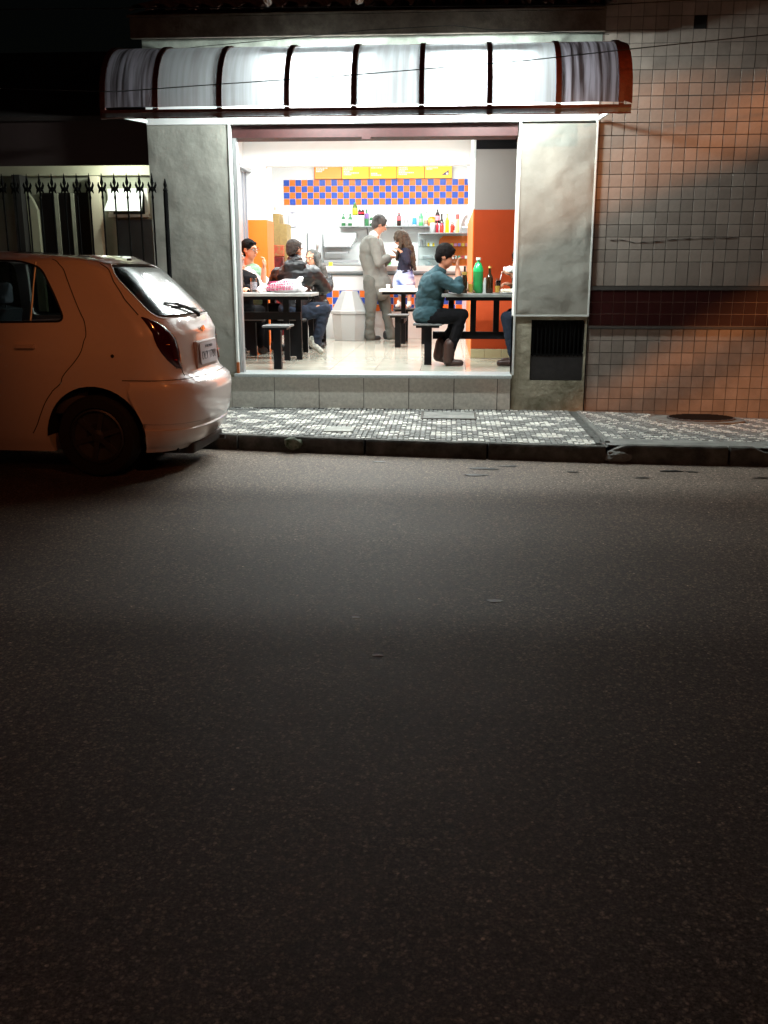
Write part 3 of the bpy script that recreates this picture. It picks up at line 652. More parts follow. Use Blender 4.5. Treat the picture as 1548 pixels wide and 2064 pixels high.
b = MB(); b.add([(-3.62, 10.42, 2.24), (-3.28, 10.42, 2.24), (-3.25, 10.24, 2.01), (-3.66, 10.24, 2.01), (-3.62, 10.428, 2.248), (-3.28, 10.428, 2.248), (-3.25, 10.248, 2.002), (-3.66, 10.248, 2.002)], [(0, 1, 2, 3), (7, 6, 5, 4), (0, 4, 5, 1), (1, 5, 6, 2), (2, 6, 7, 3), (3, 7, 4, 0)]); b.build('tilted_pane', mat('frosted_glass', (.75, .82, .88), .35), sw)
dd = MB().box(-3.62, -3.22, 10.45, 10.50, .1, 1.93).build('door', mat('slate_blue_door', (.10, .13, .16), .5, var=.3, vscale=4), hs)
MB().box(-3.64, -3.60, 10.43, 10.50, .1, 1.95).build('jamb', M['pale_plaster'], dd)
# veranda lamp
t = thing('veranda_lamp', 'small bulb lamp under the veranda eave of the low house', 'wall light', (-3.45, 10.15, 2.52))
MB().lathe((-3.45, 10.15, 2.50), [(.015, .09), (.05, .07), (.05, .05)], 12).build('base', M['white_metal'], t)
MB().lathe((-3.45, 10.15, 2.46), [(.01, 0), (.035, .015), (.045, .045), (.03, .08), (.015, .09)], 12).build('bulb', M['tube'], t, smooth=True)
p = bpy.data.lights.new('bulb_glow', 'POINT'); p.energy = 15; p.color = (.95, 1, .80); p.shadow_soft_size = .04
o = bpy.data.objects.new('bulb_glow', p); col.objects.link(o); o.parent = t; o.location = (0, -.06, -.06)
# railings on a low wall
MB().box(-12, -2.745, 8.70, 8.86, .05, .62).build('garden_wall', M['concrete'], None)
tag(bpy.data.objects['garden_wall'], 'low rendered garden wall under the spiked railings', 'wall')
fe = thing('iron_fence', 'black wrought iron railings with spear and fleur tips', 'fence', (-3.2, 8.6, .6))
def picket():
    b_ = MB(); b_.tube([(0, 0, .55), (0, 0, 2.12)], .0075, 6)
    b_.lathe((0, 0, 2.06), [(.006, 0), (.020, .03), (.006, .055), (.016, .085), (.010, .11), (.002, .165)], 8)
    for s in (-1, 1):
        b_.tube([(0, 0, 2.085), (s*.022, 0, 2.10), (s*.032, 0, 2.125), (s*.030, 0, 2.15)], [.010, .012, .010, .003], 6)
        b_.tube([(0, 0, 2.10), (s*.022, 0, 2.082), (s*.034, 0, 2.055)], [.009, .011, .003], 6)
    b_.lathe((0, 0, 2.0), [(.008, 0), (.012, .02), (.008, .04)], 6)
    o_ = b_.build('picket', M['iron'], None, local=True); me = o_.data; bpy.data.objects.remove(o_); return me
pk = picket()
for i in range(-20, 13): inst('picket', pk, (-3.978+.113*i, 8.6, 0), fe)
MB().tube([(-2.512, 8.6, .3), (-2.505, 8.6, 2.06)], .021, 8).build('end_post', M['iron'], fe)
MB().lathe((-2.505, 8.6, 2.05), [(.012, 0), (.022, .03), (.010, .05), (.016, .075), (.004, .125)], 8).build('finial', M['iron'], fe)
b_ = MB(); b_.box(-6.3, -2.5, 8.594, 8.606, 1.00, 1.03); b_.box(-6.3, -2.5, 8.594, 8.606, .64, .67); b_.build('rail', M['iron'], fe)

# ------------------------------------------------------------ overhead cables
def cable(label, pts, r):
    b_ = MB(); P = []
    for i in range(len(pts)-1):
        a, c = Vector(pts[i]), Vector(pts[i+1]); n_ = 8
        for k in range(n_): P.append(a.lerp(c, k/n_))
    P.append(Vector(pts[-1])); b_.tube(P, r, 5)
    tag(b_.build('overhead_cable', M['cable'], None), label, 'cable', 'overhead cables crossing the front')
cable('lower black cable sagging in front of the awning', [(-9, 6.4, 2.75), (-2.37, 7.0, 2.604), (-1.73, 7.0, 2.638), (-.72, 7.0, 2.689), (.50, 7.0, 2.767), (1.16, 7.0, 2.826), (2.09, 7.0, 2.903), (9, 7.2, 3.7)], .0035)
cable('upper black cable passing the top of the tiled wall', [(-9, 7.0, 3.2), (1.03, 7.0, 3.101), (2.07, 7.0, 3.143), (9, 7.0, 3.5)], .0035)
cable('thin cable clipped along the strip above the awning', [(-2.7, 8.70, 3.20), (-2.13, 8.6, 3.235), (-1.45, 8.6, 3.28), (-.71, 8.6, 3.34), (.0, 8.6, 3.365), (.27, 8.6, 3.33), (1.3, 8.7, 3.30)], .003)

# ------------------------------------------------------------ counter, shelves, menu boards
cn = thing('counter', 'white panelled service counter with steel top and checkered tiles', 'counter', (-.7, 14.1, FL))
MB().box(-1.80, .25, 14.10, 14.65, 1.362, 1.40).build('countertop', M['white_metal'], cn)
b = MB(); b.box(-1.81, .26, 14.06, 14.10, 1.365, 1.405, .006); b.build('steel_edge', M['steel'], cn)
MB().box(-1.80, .25, 14.07, 14.10, 1.40, 1.475).build('display_rail', M['white_metal'], cn)
b = MB(); b.box(-1.805, .255, 14.055, 14.07, 1.345, 1.366); b.build('steel_edge', mat('dark_steel', (.12, .15, .15), .3, metal=.7), cn)
for k, (a, c) in enumerate(((-1.80, -1.19), (-1.18, -.57), (-.56, .05), (.06, .25))): MB().box(a+.004, c-.004, 14.085, 14.11, 1.135, 1.345).build('front_panel', M['white_metal'], cn)
MB().box(-1.80, .25, 14.10, 14.60, FL, 1.345).build('base', M['white_paint'], cn)
MB().box(-1.88, -1.80, 14.02, 14.6, FL, 1.36).build('end_panel', mat('grey_laminate', (.25, .25, .24), .5), cn)
MB().box(-1.798, .248, 14.092, 14.098, .83, 1.13).build('tile_bed', M['pale_grout'], cn)
for r_ in range(3):
    for c_ in range(20): inst('counter_tile', fbm if (r_+c_) % 2 == 0 else fo, (-1.797+c_*.1, 14.092, .833+r_*.0985), cn)
bm_me = [None]
for k in range(5):
    x0 = -2.190+k*.4436; x1 = x0+.440
    t = thing('menu_board', ['leftmost orange menu board above the checkered frieze', 'second menu board from the left, yellow at its right side', 'middle yellow menu board with short white lines', 'fourth yellow menu board from the left', 'rightmost yellow menu board with a small dark triangle picture'][k], 'menu board', ((x0+x1)/2, 15.97, 2.85), 'menu boards above the kitchen wall')
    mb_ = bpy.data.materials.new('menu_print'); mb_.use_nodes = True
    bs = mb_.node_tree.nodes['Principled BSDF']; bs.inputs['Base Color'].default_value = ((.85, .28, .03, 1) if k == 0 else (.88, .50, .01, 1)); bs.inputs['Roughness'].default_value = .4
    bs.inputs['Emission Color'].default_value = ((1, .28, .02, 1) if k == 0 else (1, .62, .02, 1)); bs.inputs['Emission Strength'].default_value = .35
    MB().box(x0+.004, x1-.004, 15.95, 15.985, 2.848, 3.14).build('panel', mb_, t)
    b = MB(); b.box(x0-.004, x0+.004, 15.945, 15.99, 2.842, 3.15); b.box(x0, x1, 15.945, 15.99, 2.842, 2.849); b.box(x1-.003, x1+.002, 15.945, 15.99, 2.842, 3.15); b.build('frame', mat('brown_frame', (.35, .09, .03), .5), t)
    b = MB(); q = random.Random(k)
    lines = [(3.01, .19), (2.985, .11), (2.96, .09)] if k == 0 else ([(3.01, .14), (2.985, .15), (2.96, .10), (2.935, .24), (2.91, .12)] if k in (1, 3) else [(3.01, .18), (2.925, .10), (2.90, .16)])
    if k == 4: lines = [(3.005, .17), (2.985, .08)]
    for z, L in lines:
        x = x0+.03
        while x < x0+.03+L: ww_ = q.uniform(.01, .03); b.box(x, x+ww_, 15.947, 15.951, z-.009, z+.009); x += ww_+.006
    b.build('print', M['paper'], t)
    if k == 4:
        b = MB(); b.prism([(x0+.27, 2.895), (x0+.385, 2.895), (x0+.385, 2.97)], 15.946, 15.95); b.build('picture', mat('dark_blue_print', (.06, .04, .12), .5), t)
        MB().lathe((x0+.36, 15.944, 2.915), [(.018, 0), (.018, .004)], 10, axis='y').build('picture', M['paper'], t)

t = thing('wall_shelf', 'long steel bottle shelf on the kitchen back wall', 'shelf', (-1.0, 15.8, 2.10))
MB().box(-1.79, -.27, 15.70, 15.99, 2.092, 2.108).build('board', M['steel'], t)
b = MB()
for x in (-1.33, -.78): b.tube([(x, 15.98, 1.98), (x, 15.78, 2.09)], .006, 5)
b.build('bracket', M['black_steel'], t)
MB().box(-1.78, -.4, 15.985, 15.995, 1.40, 2.09).build('steel_backsplash', mat('pale_steel', (.62, .65, .65), .45, metal=.2), t)
dc = thing('display_case', 'glass fronted snack case with orange back behind the counter', 'display case', (-.07, 15.5, FL))
MB().box(-.49, .34, 15.35, 15.80, 1.975, 1.988).build('top', M['steel'], dc)
MB().box(-.48, .33, 15.74, 15.80, 1.40, 1.975).build('back', mat('pale_back', (.72, .74, .74), .5), dc)
b = MB(); b.prism([(-.16, 1.40), (.30, 1.40), (.30, 1.95), (-.10, 1.95), (-.15, 1.91), (-.17, 1.86)], 15.72, 15.735); b.build('orange_back', mat('orange_back', (.85, .16, .015), .4), dc)
for z in (1.775, 1.585): MB().box(-.48, .33, 15.38, 15.74, z, z+.008).build('shelf', M['clear'], dc)
b = MB(); b.box(-.492, -.480, 15.34, 15.36, 1.38, 1.985); b.box(.33, .345, 15.34, 15.36, 1.38, 1.985); b.build('post', M['steel'], dc)
MB().box(-.478, .33, 15.345, 15.35, 1.40, 1.97).build('pane', M['clear'], dc)
MB().box(-.49, .34, 15.35, 15.80, FL, 1.38).build('cabinet', M['white_paint'], dc)
names = ['pink', 'white', 'violet', 'green', 'yellow', 'red']
cols = [(.75, .25, .4), (.8, .8, .82), (.35, .2, .55), (.15, .3, .18), (.85, .6, .1), (.6, .05, .08)]
for z, L_ in ((1.783, 'upper'), (1.593, 'lower')):
    for k in range(7):
        x = -.10+k*.058; b = MB(); b.box(x, x+.044, 15.50, 15.54, z, z+.05, .006); c = names[(k*2+(z < 1.7)) % 6]
        ob = b.build('snack_packet', mat(c+'_packet', cols[(k*2+(z < 1.7)) % 6], .35), None); tag(ob, 'small %s snack packet, number %s from the left on the %s orange shelf' % (c, ['one', 'two', 'three', 'four', 'five', 'six', 'seven'][k], L_), 'packet', 'snack packets in the display case')

# ------------------------------------------------------------ bottles and glasses
def bottle(label, x, y, z, h, r, body, liquid=None, cap=None, lab=None, kind='wine', group=None, name='bottle', cat='bottle', labz=(.25, .5)):
    t = thing(name, label, cat, (x, y, z), group)
    if kind == 'wine': pr = [(r*.9, 0), (r, .01), (r, h*.55), (r*.85, h*.63), (r*.42, h*.76), (r*.36, h*.95), (r*.42, h*.955), (r*.42, h)]
    elif kind == 'pet': pr = [(r*.85, 0), (r, .02), (r, h*.30), (r*.96, h*.34), (r, h*.38), (r, h*.60), (r*.92, h*.68), (r*.32, h*.88), (r*.30, h*.93)]
    elif kind == 'can': pr = [(r*.9, 0), (r, h*.04), (r, h*.96), (r*.9, h)]
    elif kind == 'sauce': pr = [(r*.95, 0), (r, .01), (r*.85, h*.35), (r, h*.62), (r*.6, h*.76), (r*.25, h*.84), (r*.12, h*.99)]
    else: pr = [(r*.9, 0), (r, .01), (r, h*.7), (r*.7, h*.76), (r*.6, h*.8)]
    MB().lathe((x, y, z), pr, 14).build('bottle_body', body, t, smooth=True)
    if cap:
        k = .93 if kind == 'pet' else .94
        MB().lathe((x, y, z+h*k), [(r*.46, 0), (r*.46, h*.06), (r*.4, h*.07)], 12).build('cap', cap, t, smooth=True)
    if lab: MB().lathe((x, y, z+h*labz[0]), [(r*1.02, 0), (r*1.03, .003), (r*1.03, h*(labz[1]-labz[0])), (r*1.01, h*(labz[1]-labz[0])+.002)], 14).build('label', lab, t, smooth=True)
    return t
def pm(nm, c, r=.25, **k): return mat(nm, c, r, **k)
g_green = pm('green_bottle_glass', (.03, .16, .06), .12, spec=.8); g_brown = pm('brown_bottle_glass', (.030, .012, .004), .1, spec=.8)
g_clear = pm('pale_bottle', (.75, .80, .80), .15); teal_p = pm('teal_bottle', (.06, .45, .38), .2); cola = pm('cola', (.02, .008, .006), .1)
lw, ly, lr = M['paper'], M['yellow'], M['red']; purple = pm('purple_label', (.20, .10, .30)); bluep = pm('blue_label', (.05, .28, .75)); brightg = pm('bright_green', (.08, .50, .16), .2)
G = 'bottles on the long steel shelf'; zS = 2.108
bottle('green bottle with a white label, first from the left on the steel shelf', -1.713, 15.82, zS, .205, .034, g_green, cap=M['white_metal'], lab=lw, group=G)
bottle('green bottle with a round white label, second from the left on the steel shelf', -1.600, 15.82, zS, .195, .036, g_green, lab=lw, group=G)
for k, (x, nm) in enumerate(((-1.525, 'left'), (-1.425, 'right'))):
    ob = MB().box(x-.045, x+.045, 15.78, 15.87, zS, zS+.165, .006).build('carton', M['paper'], None); tag(ob, 'white carton on the steel shelf, %s of two under the tall bottles' % nm, 'carton', 'white cartons on the steel shelf')
bottle('tall teal topped bottle with yellow label on a white carton', -1.525, 15.825, zS+.165, .20, .043, pm('olive_bottle', (.10, .18, .03), .2), cap=teal_p, lab=ly, kind='pet', labz=(.1, .55), group=G)
bottle('bottle with a crimson label on the right hand white carton', -1.447, 15.825, zS+.165, .105, .028, cola, lab=pm('crimson', (.5, .03, .10)), kind='pet', group=G)
bottle('slim crimson bottle at the edge of the right white carton', -1.398, 15.825, zS+.165, .105, .024, cola, lab=lr, kind='pet', group=G)
bottle('bottle with a purple neck label beside the white cartons', -1.335, 15.82, zS, .26, .034, g_green, lab=purple, labz=(.45, .75), group=G)
bottle('squat green bottle with white label behind the man in the suit', -1.255, 15.82, zS, .17, .034, g_green, lab=lw, kind='jar', group=G)
bottle('small pale teal bottle right of the man in the suit', -.885, 15.82, zS, .11, .026, pm('pale_teal', (.45, .72, .66), .2), kind='pet', cap=lw, group=G)
bottle('dark cola bottle with red label on the steel shelf', -.815, 15.82, zS, .205, .034, cola, cap=lr, lab=pm('pink_red', (.7, .12, .14)), kind='pet', labz=(.42, .75), group=G)
bottle('clear water bottle with a pale label right of the cola bottle', -.70, 15.82, zS, .20, .030, g_clear, cap=lw, lab=M['alu'], kind='pet', group=G)
bottle('clear slim glass bottle on the steel shelf between cola and blue label', -.635, 15.82, zS, .17, .022, g_clear, group=G)
bottle('water bottle with a bright blue label', -.565, 15.82, zS, .225, .033, g_clear, cap=M['alu'], lab=bluep, kind='pet', labz=(.1, .55), group=G)
bottle('bright green soda bottle on the steel shelf', -.462, 15.82, zS, .225, .034, brightg, cap=M['alu'], kind='pet', lab=pm('lime', (.3, .75, .3)), group=G)
bottle('pale bottle with dark cap and tan base on the steel shelf', -.377, 15.82, zS, .22, .032, g_clear, cap=M['black_plastic'], lab=pm('tan', (.35, .27, .18)), kind='pet', labz=(.1, .4), group=G)
bottle('round orange tub at the right end of the steel shelf', -.285, 15.78, zS-.01, .19, .060, pm('orange_tub', (.85, .26, .02)), lab=pm('yellow_print', (.9, .55, .1)), kind='jar', labz=(.35, .6), group=G)
G = 'sauces standing on the snack display case'; zC = 1.988; Y_ = 15.50
bottle('white dispenser tub at the left end of the display case top', -.265, Y_, zC, .155, .048, M['plastic_white'], kind='can', group=G)
bottle('dark cola bottle with pink label standing behind the white tub', -.195, 15.66, zC+.15, .23, .038, cola, cap=lw, lab=pm('pink_label', (.75, .25, .32)), kind='wine', labz=(.2, .5), group=G, cat='bottle')
MB().box(-.25, -.14, 15.60, 15.72, zC, zC+.15, .005).build('carton', M['paper'], None); tag(bpy.data.objects[[o.name for o in bpy.data.objects if o.name.startswith('carton')][-1]], 'white box holding up the dark bottle on the display case', 'carton')
bottle('dark crimson sauce bottle beside the white tub', -.195, Y_-.03, zC, .175, .027, pm('crimson_sauce', (.28, .01, .02)), kind='sauce', group=G)
bottle('black necked bottle between the two red sauces', -.128, 15.60, zC, .29, .034, cola, cap=cola, lab=purple, kind='wine', group=G)
bottle('ketchup bottle with a white cone top', -.125, Y_-.05, zC, .165, .030, pm('ketchup', (.60, .025, .015)), cap=lw, lab=pm('ketchup2', (.65, .04, .02)), kind='sauce', group=G)
bottle('bright yellow mustard bottle on the display case', -.040, Y_, zC, .285, .033, pm('mustard', (.88, .66, .01)), cap=M['yellow'], kind='sauce', group=G)
bottle('short red hot sauce bottle right of the mustard', .035, Y_-.02, zC, .165, .026, pm('hot_red', (.62, .03, .01)), cap=lr, kind='sauce', group=G)
bottle('slim red sauce bottle with white base next to the yellow bottle', .062, Y_+.05, zC, .155, .020, pm('hot_red2', (.5, .02, .01)), cap=lr, kind='sauce', lab=lw, labz=(.05, .25), group=G)
bottle('pale yellow bottle with a tall red cap', .120, Y_, zC, .205, .031, pm('pale_yellow', (.80, .66, .22)), kind='can', group=G)
ob = bottle('red striped cap bottle behind the pale yellow bottle', .120, Y_+.09, zC, .285, .028, pm('red_white', (.65, .08, .07), .4), cap=lr, kind='can', group=G)
t = thing('napkin_dispenser', 'steel napkin dispenser on the display case', 'napkin dispenser', (.24, Y_, zC))
MB().box(.185, .295, Y_-.05, Y_+.05, zC, zC+.085, .006).build('case', M['steel'], t); MB().box(.195, .285, Y_-.04, Y_+.04, zC+.085, zC+.098).build('napkins', M['paper'], t)
ob = MB().box(.298, .335, Y_-.04, Y_+.04, zC, zC+.08, .004).build('box', pm('dark_red_box', (.30, .02, .03)), None); tag(ob, 'small dark red box beside the steel napkin dispenser', 'box')
ob = MB().lathe((.285, 15.75, zC+.10), [(.11, 0), (.105, .05), (.08, .12), (.045, .17), (.01, .185)], 18).build('cooking_pot_lid', pm('brushed_dome', (.45, .38, .36), .3, metal=.6), None, smooth=True); tag(ob, 'domed metal lid behind the napkin dispenser', 'pot lid')
MB().box(.16, .345, 15.66, 15.80, zC, zC+.10).build('box', M['paper'], None); tag([o for o in bpy.data.objects if o.name.startswith('box')][-1], 'white box supporting the domed lid', 'box')
# things inside the left half of the case
G = 'cups and sachets in the left of the display case'
for k in range(4):
    ob = MB().lathe((-.455+k*.027, 15.5+.02*(k % 2), 1.783), [(.010, 0), (.014, .11), (.012, .11), (.009, .01)], 10).build('glass_tumbler', M['alu'], None, smooth=True); tag(ob, 'slender glass tumbler, %s from the left on the upper glass shelf' % ['first', 'second', 'third', 'fourth'][k], 'tumbler', G)
for k in range(3):
    ob = MB().box(-.345+k*.04, -.315+k*.04, 15.48, 15.52, 1.783, 1.84+.012*(k % 2), .003).build('sachet_box', M['yellow'] if k != 1 else M['paper'], None); tag(ob, '%s sachet box on the upper glass shelf' % ['left yellow', 'middle white', 'right yellow'][k], 'box', G)
ob = MB().box(-.42, -.25, 15.45, 15.55, 1.593, 1.64, .004).build('tray', M['alu'], None); tag(ob, 'low metal tray on the lower glass shelf', 'tray')
ob = MB().lathe((-.32, 15.5, 1.40), [(.05, 0), (.06, .10), (.03, .15), (.005, .16)], 12).build('jar', M['plastic_white'], None, smooth=True); tag(ob, 'pale round jar at the bottom of the display case', 'jar')

# counter-top objects and left kitchen corner
ob = MB().box(-1.765, -1.715, 14.25, 14.30, 1.475, 1.53, .004).build('sponge_box', pm('lime_yellow', (.75, .85, .05)), None); tag(ob, 'lime yellow little box on the counter', 'box')
t = thing('grill_station', 'white and steel sandwich press with rails at the back of the kitchen', 'kitchen appliance', (-1.75, 15.6, FL))
MB().box(-2.06, -1.30, 15.45, 15.98, FL, 1.50).build('cabinet', M['white_paint'], t); MB().box(-2.06, -1.25, 15.40, 15.98, 1.50, 1.53).build('worktop', M['steel'], t)
b = MB(); b.prism([(-2.02, 1.78), (-1.60, 1.78), (-1.52, 1.90), (-1.50, 2.0), (-2.02, 2.0)], 15.7, 15.98); b.build('hood', M['white_metal'], t)
b = MB(); b.box(-2.02, -1.60, 15.66, 15.70, 1.78, 1.80); b.box(-1.98, -1.62, 15.6, 15.7, 1.68, 1.705); b.box(-2.0, -1.45, 15.5, 15.6, 1.54, 1.58); b.build('rail', mat('dull_steel', (.30, .30, .31), .4, metal=.5), t)
t = thing('beer_tap', 'slim chrome tap with lever at the left end of the counter', 'tap', (-1.95, 14.4, 1.40))
MB().lathe((-1.95, 14.4, 1.362), [(.05, 0), (.05, .02), (.018, .04), (.016, .34), (.028, .36), (.02, .44), (.008, .50)], 12).build('column', M['steel'], t, smooth=True); MB().tube([(-1.95, 14.4, 1.68), (-1.90, 14.36, 1.66), (-1.90, 14.36, 1.62)], .01, 8).build('spout', M['steel'], t)
MB().box(-2.10, -1.81, 14.15, 14.6, FL, 1.36).build('cabinet', M['white_paint'], t)
for x, hh, lb in ((-.99, .05, 'small lemon and green garnish tub on the counter beside the man in the suit'), (-.88, .07, 'small green herb tub on the counter left of the girl')):
    t = thing('garnish_tub', lb, 'tub', (x, 14.25, 1.475)); MB().lathe((x, 14.25, 1.475), [(.035, 0), (.045, hh), (.04, hh), (.03, .01)], 12).build('tub', M['clear'], t); lump('herbs', (x, 14.25, 1.475+hh*.7), .034, pm('herb_green', (.12, .35, .05), .6), x, t)
t = thing('fridge', 'white upright fridge with dark door seal beside the ochre cupboard', 'fridge', (-2.35, 15.5, FL))
MB().box(-2.545, -2.23, 15.3, 15.95, FL, 2.06, .01).build('body', M['white_paint'], t); MB().box(-2.225, -1.70-.35, 15.3, 15.95, FL, 2.0, .01).build('door', M['white_metal'], t)
MB().box(-2.235, -2.218, 15.27, 15.31, 1.40, 1.98).build('handle', mat('dark_handle', (.10, .11, .12), .4), t)
t = thing('cupboard', 'ochre chipboard cupboard stepped down towards the fridge', 'cupboard', (-2.6, 15.1, FL))
b = MB(); b.box(-2.80, -2.605, 14.9, 15.3, FL, 2.255); b.build('tall_box', M['wood'], t); MB().box(-2.603, -2.485, 14.9, 15.3, FL, 2.10).build('low_box', M['wood'], t)
ob = MB().box(-2.70, -2.615, 14.95, 15.05, 2.256, 2.30, .004).build('paper_pack', M['paper'], None); tag(ob, 'white paper pack on top of the tall ochre cupboard', 'pack')
bottle('pale pink jar on the white pack above the ochre cupboard', -2.655, 15.0, 2.30, .075, .035, pm('pink_jar', (.65, .45, .38)), cap=lw, kind='jar', cat='jar', name='jar')
bottle('pale brown bottle on the lower ochre cupboard', -2.545, 15.0, 2.10, .16, .025, pm('pale_brown', (.48, .36, .27)), kind='jar', cap=lw)
ob = MB().box(-2.715, -2.52, 14.78, 14.89, 1.62, 1.79, .01).build('red_crate', pm('red_crate_plastic', (.48, .03, .025), c2=(.25, .16, .06), vscale=20), None); tag(ob, 'red printed box in front of the ochre cupboard', 'box')
ob = MB().box(-2.72, -2.52, 14.70, 14.89, FL, 1.615, .01).build('crate_stack', pm('dark_red_crates', (.25, .012, .012), c2=(.03, .01, .01), vscale=12), None); tag(ob, 'dark red bottle crate stack under the red printed box', 'crate')
b = MB(); b.add([(-2.60, 15.97, 2.44), (-2.50, 15.97, 2.44), (-2.50, 15.96, 2.34), (-2.60, 15.96, 2.33), (-2.60, 15.985, 2.44), (-2.50, 15.985, 2.44), (-2.50, 15.985, 2.34), (-2.60, 15.985, 2.33)], [(0, 1, 2, 3), (7, 6, 5, 4), (0, 4, 5, 1), (1, 5, 6, 2), (2, 6, 7, 3), (3, 7, 4, 0)])
b.add([(-2.62, 15.95, 2.32), (-2.57, 15.95, 2.32), (-2.50, 15.93, 2.11), (-2.62, 15.93, 2.11), (-2.62, 15.985, 2.32), (-2.57, 15.985, 2.32), (-2.50, 15.985, 2.11), (-2.62, 15.985, 2.11)], [(0, 1, 2, 3), (7, 6, 5, 4), (0, 4, 5, 1), (1, 5, 6, 2), (2, 6, 7, 3), (3, 7, 4, 0)])
tag(b.build('apron', mat('lilac_cloth', (.45, .42, .52), .8, c2=(.75, .72, .78), vscale=12), None), 'lilac grey apron hanging on the white wall above the fridge', 'apron')
# trash bin
t = thing('trash_bin', 'octagonal pale grey swing top bin in front of the counter', 'trash bin', (-1.41, 13.72, FL))
def octo(cx, cy, rings, m, nm, tt):
    b_ = MB(); vs = []; fs = []
    for (r1, r2, z) in rings:
        for k in range(8):
            a = PI/8+k*PI/4; vs.append((cx+r1*math.cos(a)*1.0, cy+r2*math.sin(a), z))
    for i in range(len(rings)-1):
        for k in range(8): fs.append((i*8+k, i*8+(k+1) % 8, (i+1)*8+(k+1) % 8, (i+1)*8+k))
    fs.append(tuple(range(8))[::-1]); fs.append(tuple((len(rings)-1)*8+k for k in range(8))); b_.add(vs, fs); return b_.build(nm, m, tt)
octo(-1.41, 13.72, [(.225, .2, FL+.002), (.25, .225, FL+.2), (.25, .225, FL+.205), (.262, .235, .805)], M['plastic_white'], 'bin_body', t)
octo(-1.41, 13.72, [(.276, .25, .81), (.280, .252, .85), (.262, .235, .865), (.12, .11, 1.12), (.11, .10, 1.125)], M['plastic_white'], 'lid', t)
octo(-1.41, 13.72, [(.25, .225, .795), (.25, .225, .812)], M['black'], 'gap', t)

# ------------------------------------------------------------ tables with stools
top_m = mat('worn_laminate', (.36, .37, .36), .3, var=.25, vscale=10); top_dark = mat('dark_laminate', (.20, .21, .20), .3, var=.3, vscale=10); top_w = mat('white_laminate', (.75, .75, .74), .3)
def table(label, x0, x1, y0, y1, legs, beam=None, topm=None, th=.035):
    t = thing('dining_table', label, 'table', ((x0+x1)/2, (y0+y1)/2, FL), 'black framed snack bar tables')
    MB().box(x0, x1, y0, y1, 1.17-th, 1.17, .006).build('tabletop', topm or top_m, t)
    b_ = MB(); b_.box(x0+.04, x1-.04, y0+.04, y0+.07, 1.10, 1.135); b_.box(x0+.04, x1-.04, y1-.07, y1-.04, 1.10, 1.135); b_.build('apron_rail', M['black_steel'], t)
    for (x, y, z) in legs: MB().box(x-.03, x+.03, y-.03, y+.03, z, 1.134).build('leg', M['black_steel'], t)
    if beam: MB().box(*beam).build('beam', M['black_steel'], t)
    return t
def stool(label, x, y, sx_=.16, sy_=.15, z=.87, post=None):
    t = thing('stool', label, 'stool', (x, y, FL), 'fixed stools on square posts'); px_, py_ = post or (x, y)
    b_ = MB(); b_.box(x-sx_, x+sx_, y-sy_, y+sy_, z-.022, z, .008); b_.build('seat', mat('grey_seat', (.10, .10, .10), .4), t)
    b_ = MB(); b_.box(x-sx_+.03, x+sx_-.03, y-sy_+.03, y+sy_-.03, z-.045, z-.022); b_.build('seat_frame', M['black_steel'], t)
    MB().box(px_-.038, px_+.038, py_-.038, py_+.038, FL, z-.045).build('post', M['black_steel'], t)
table('black framed table by the doorway on the right, crowded with bottles', -.07, 1.15, 9.78, 10.45, [(.26, 10.12, .77), (.50, 10.12, .77), (.03, 10.3, .77)], (-.16, 1.15, 10.08, 10.16, .70, .775), top_dark)
stool('stool under the young man in the teal shirt', -.21, 9.98, .15, .16, .87, (-.205, 9.98))
stool('stool hidden behind the right door jamb', .98, 10.0)
table('black framed table by the left jamb with a plastic bag on it', -2.62, -1.42, 9.95, 10.55, [(-1.64, 10.5, FL), (-2.35, 10.5, FL), (-1.76, 10.4, FL)], (-2.62, -1.6, 10.36, 10.44, .88, .96))
stool('empty grey stool nearest the street in front of the left table', -1.68, 9.42, .135, .16, .875, (-1.69, 9.42))
table('farther left table where three people sit together', -2.35, -1.50, 11.35, 12.1, [(-1.72, 11.5, FL), (-2.2, 11.5, FL), (-1.72, 12.0, FL), (-2.2, 12.0, FL)], None, top_w)
stool('stool under the man in the black jacket', -1.78, 10.98)
stool('stool under the man with glasses', -2.48, 11.75)
stool('stool under the woman with long ash hair', -1.72, 12.48)
stool('stool at the left table beside the jamb', -2.25, 10.95)
table('white topped table behind the young man in teal', -.91, -.25, 12.62, 13.12, [(-.605, 13.0, FL), (-.33, 13.0, FL)], (-.64, -.57, 12.4, 13.5, .74, .80), top_w)
stool('small stool in front of the white topped table', -.635, 12.35, .135, .13, .865, (-.645, 12.36))
stool('stool the long haired girl stands on', -.60, 13.48, .17, .14, .90)

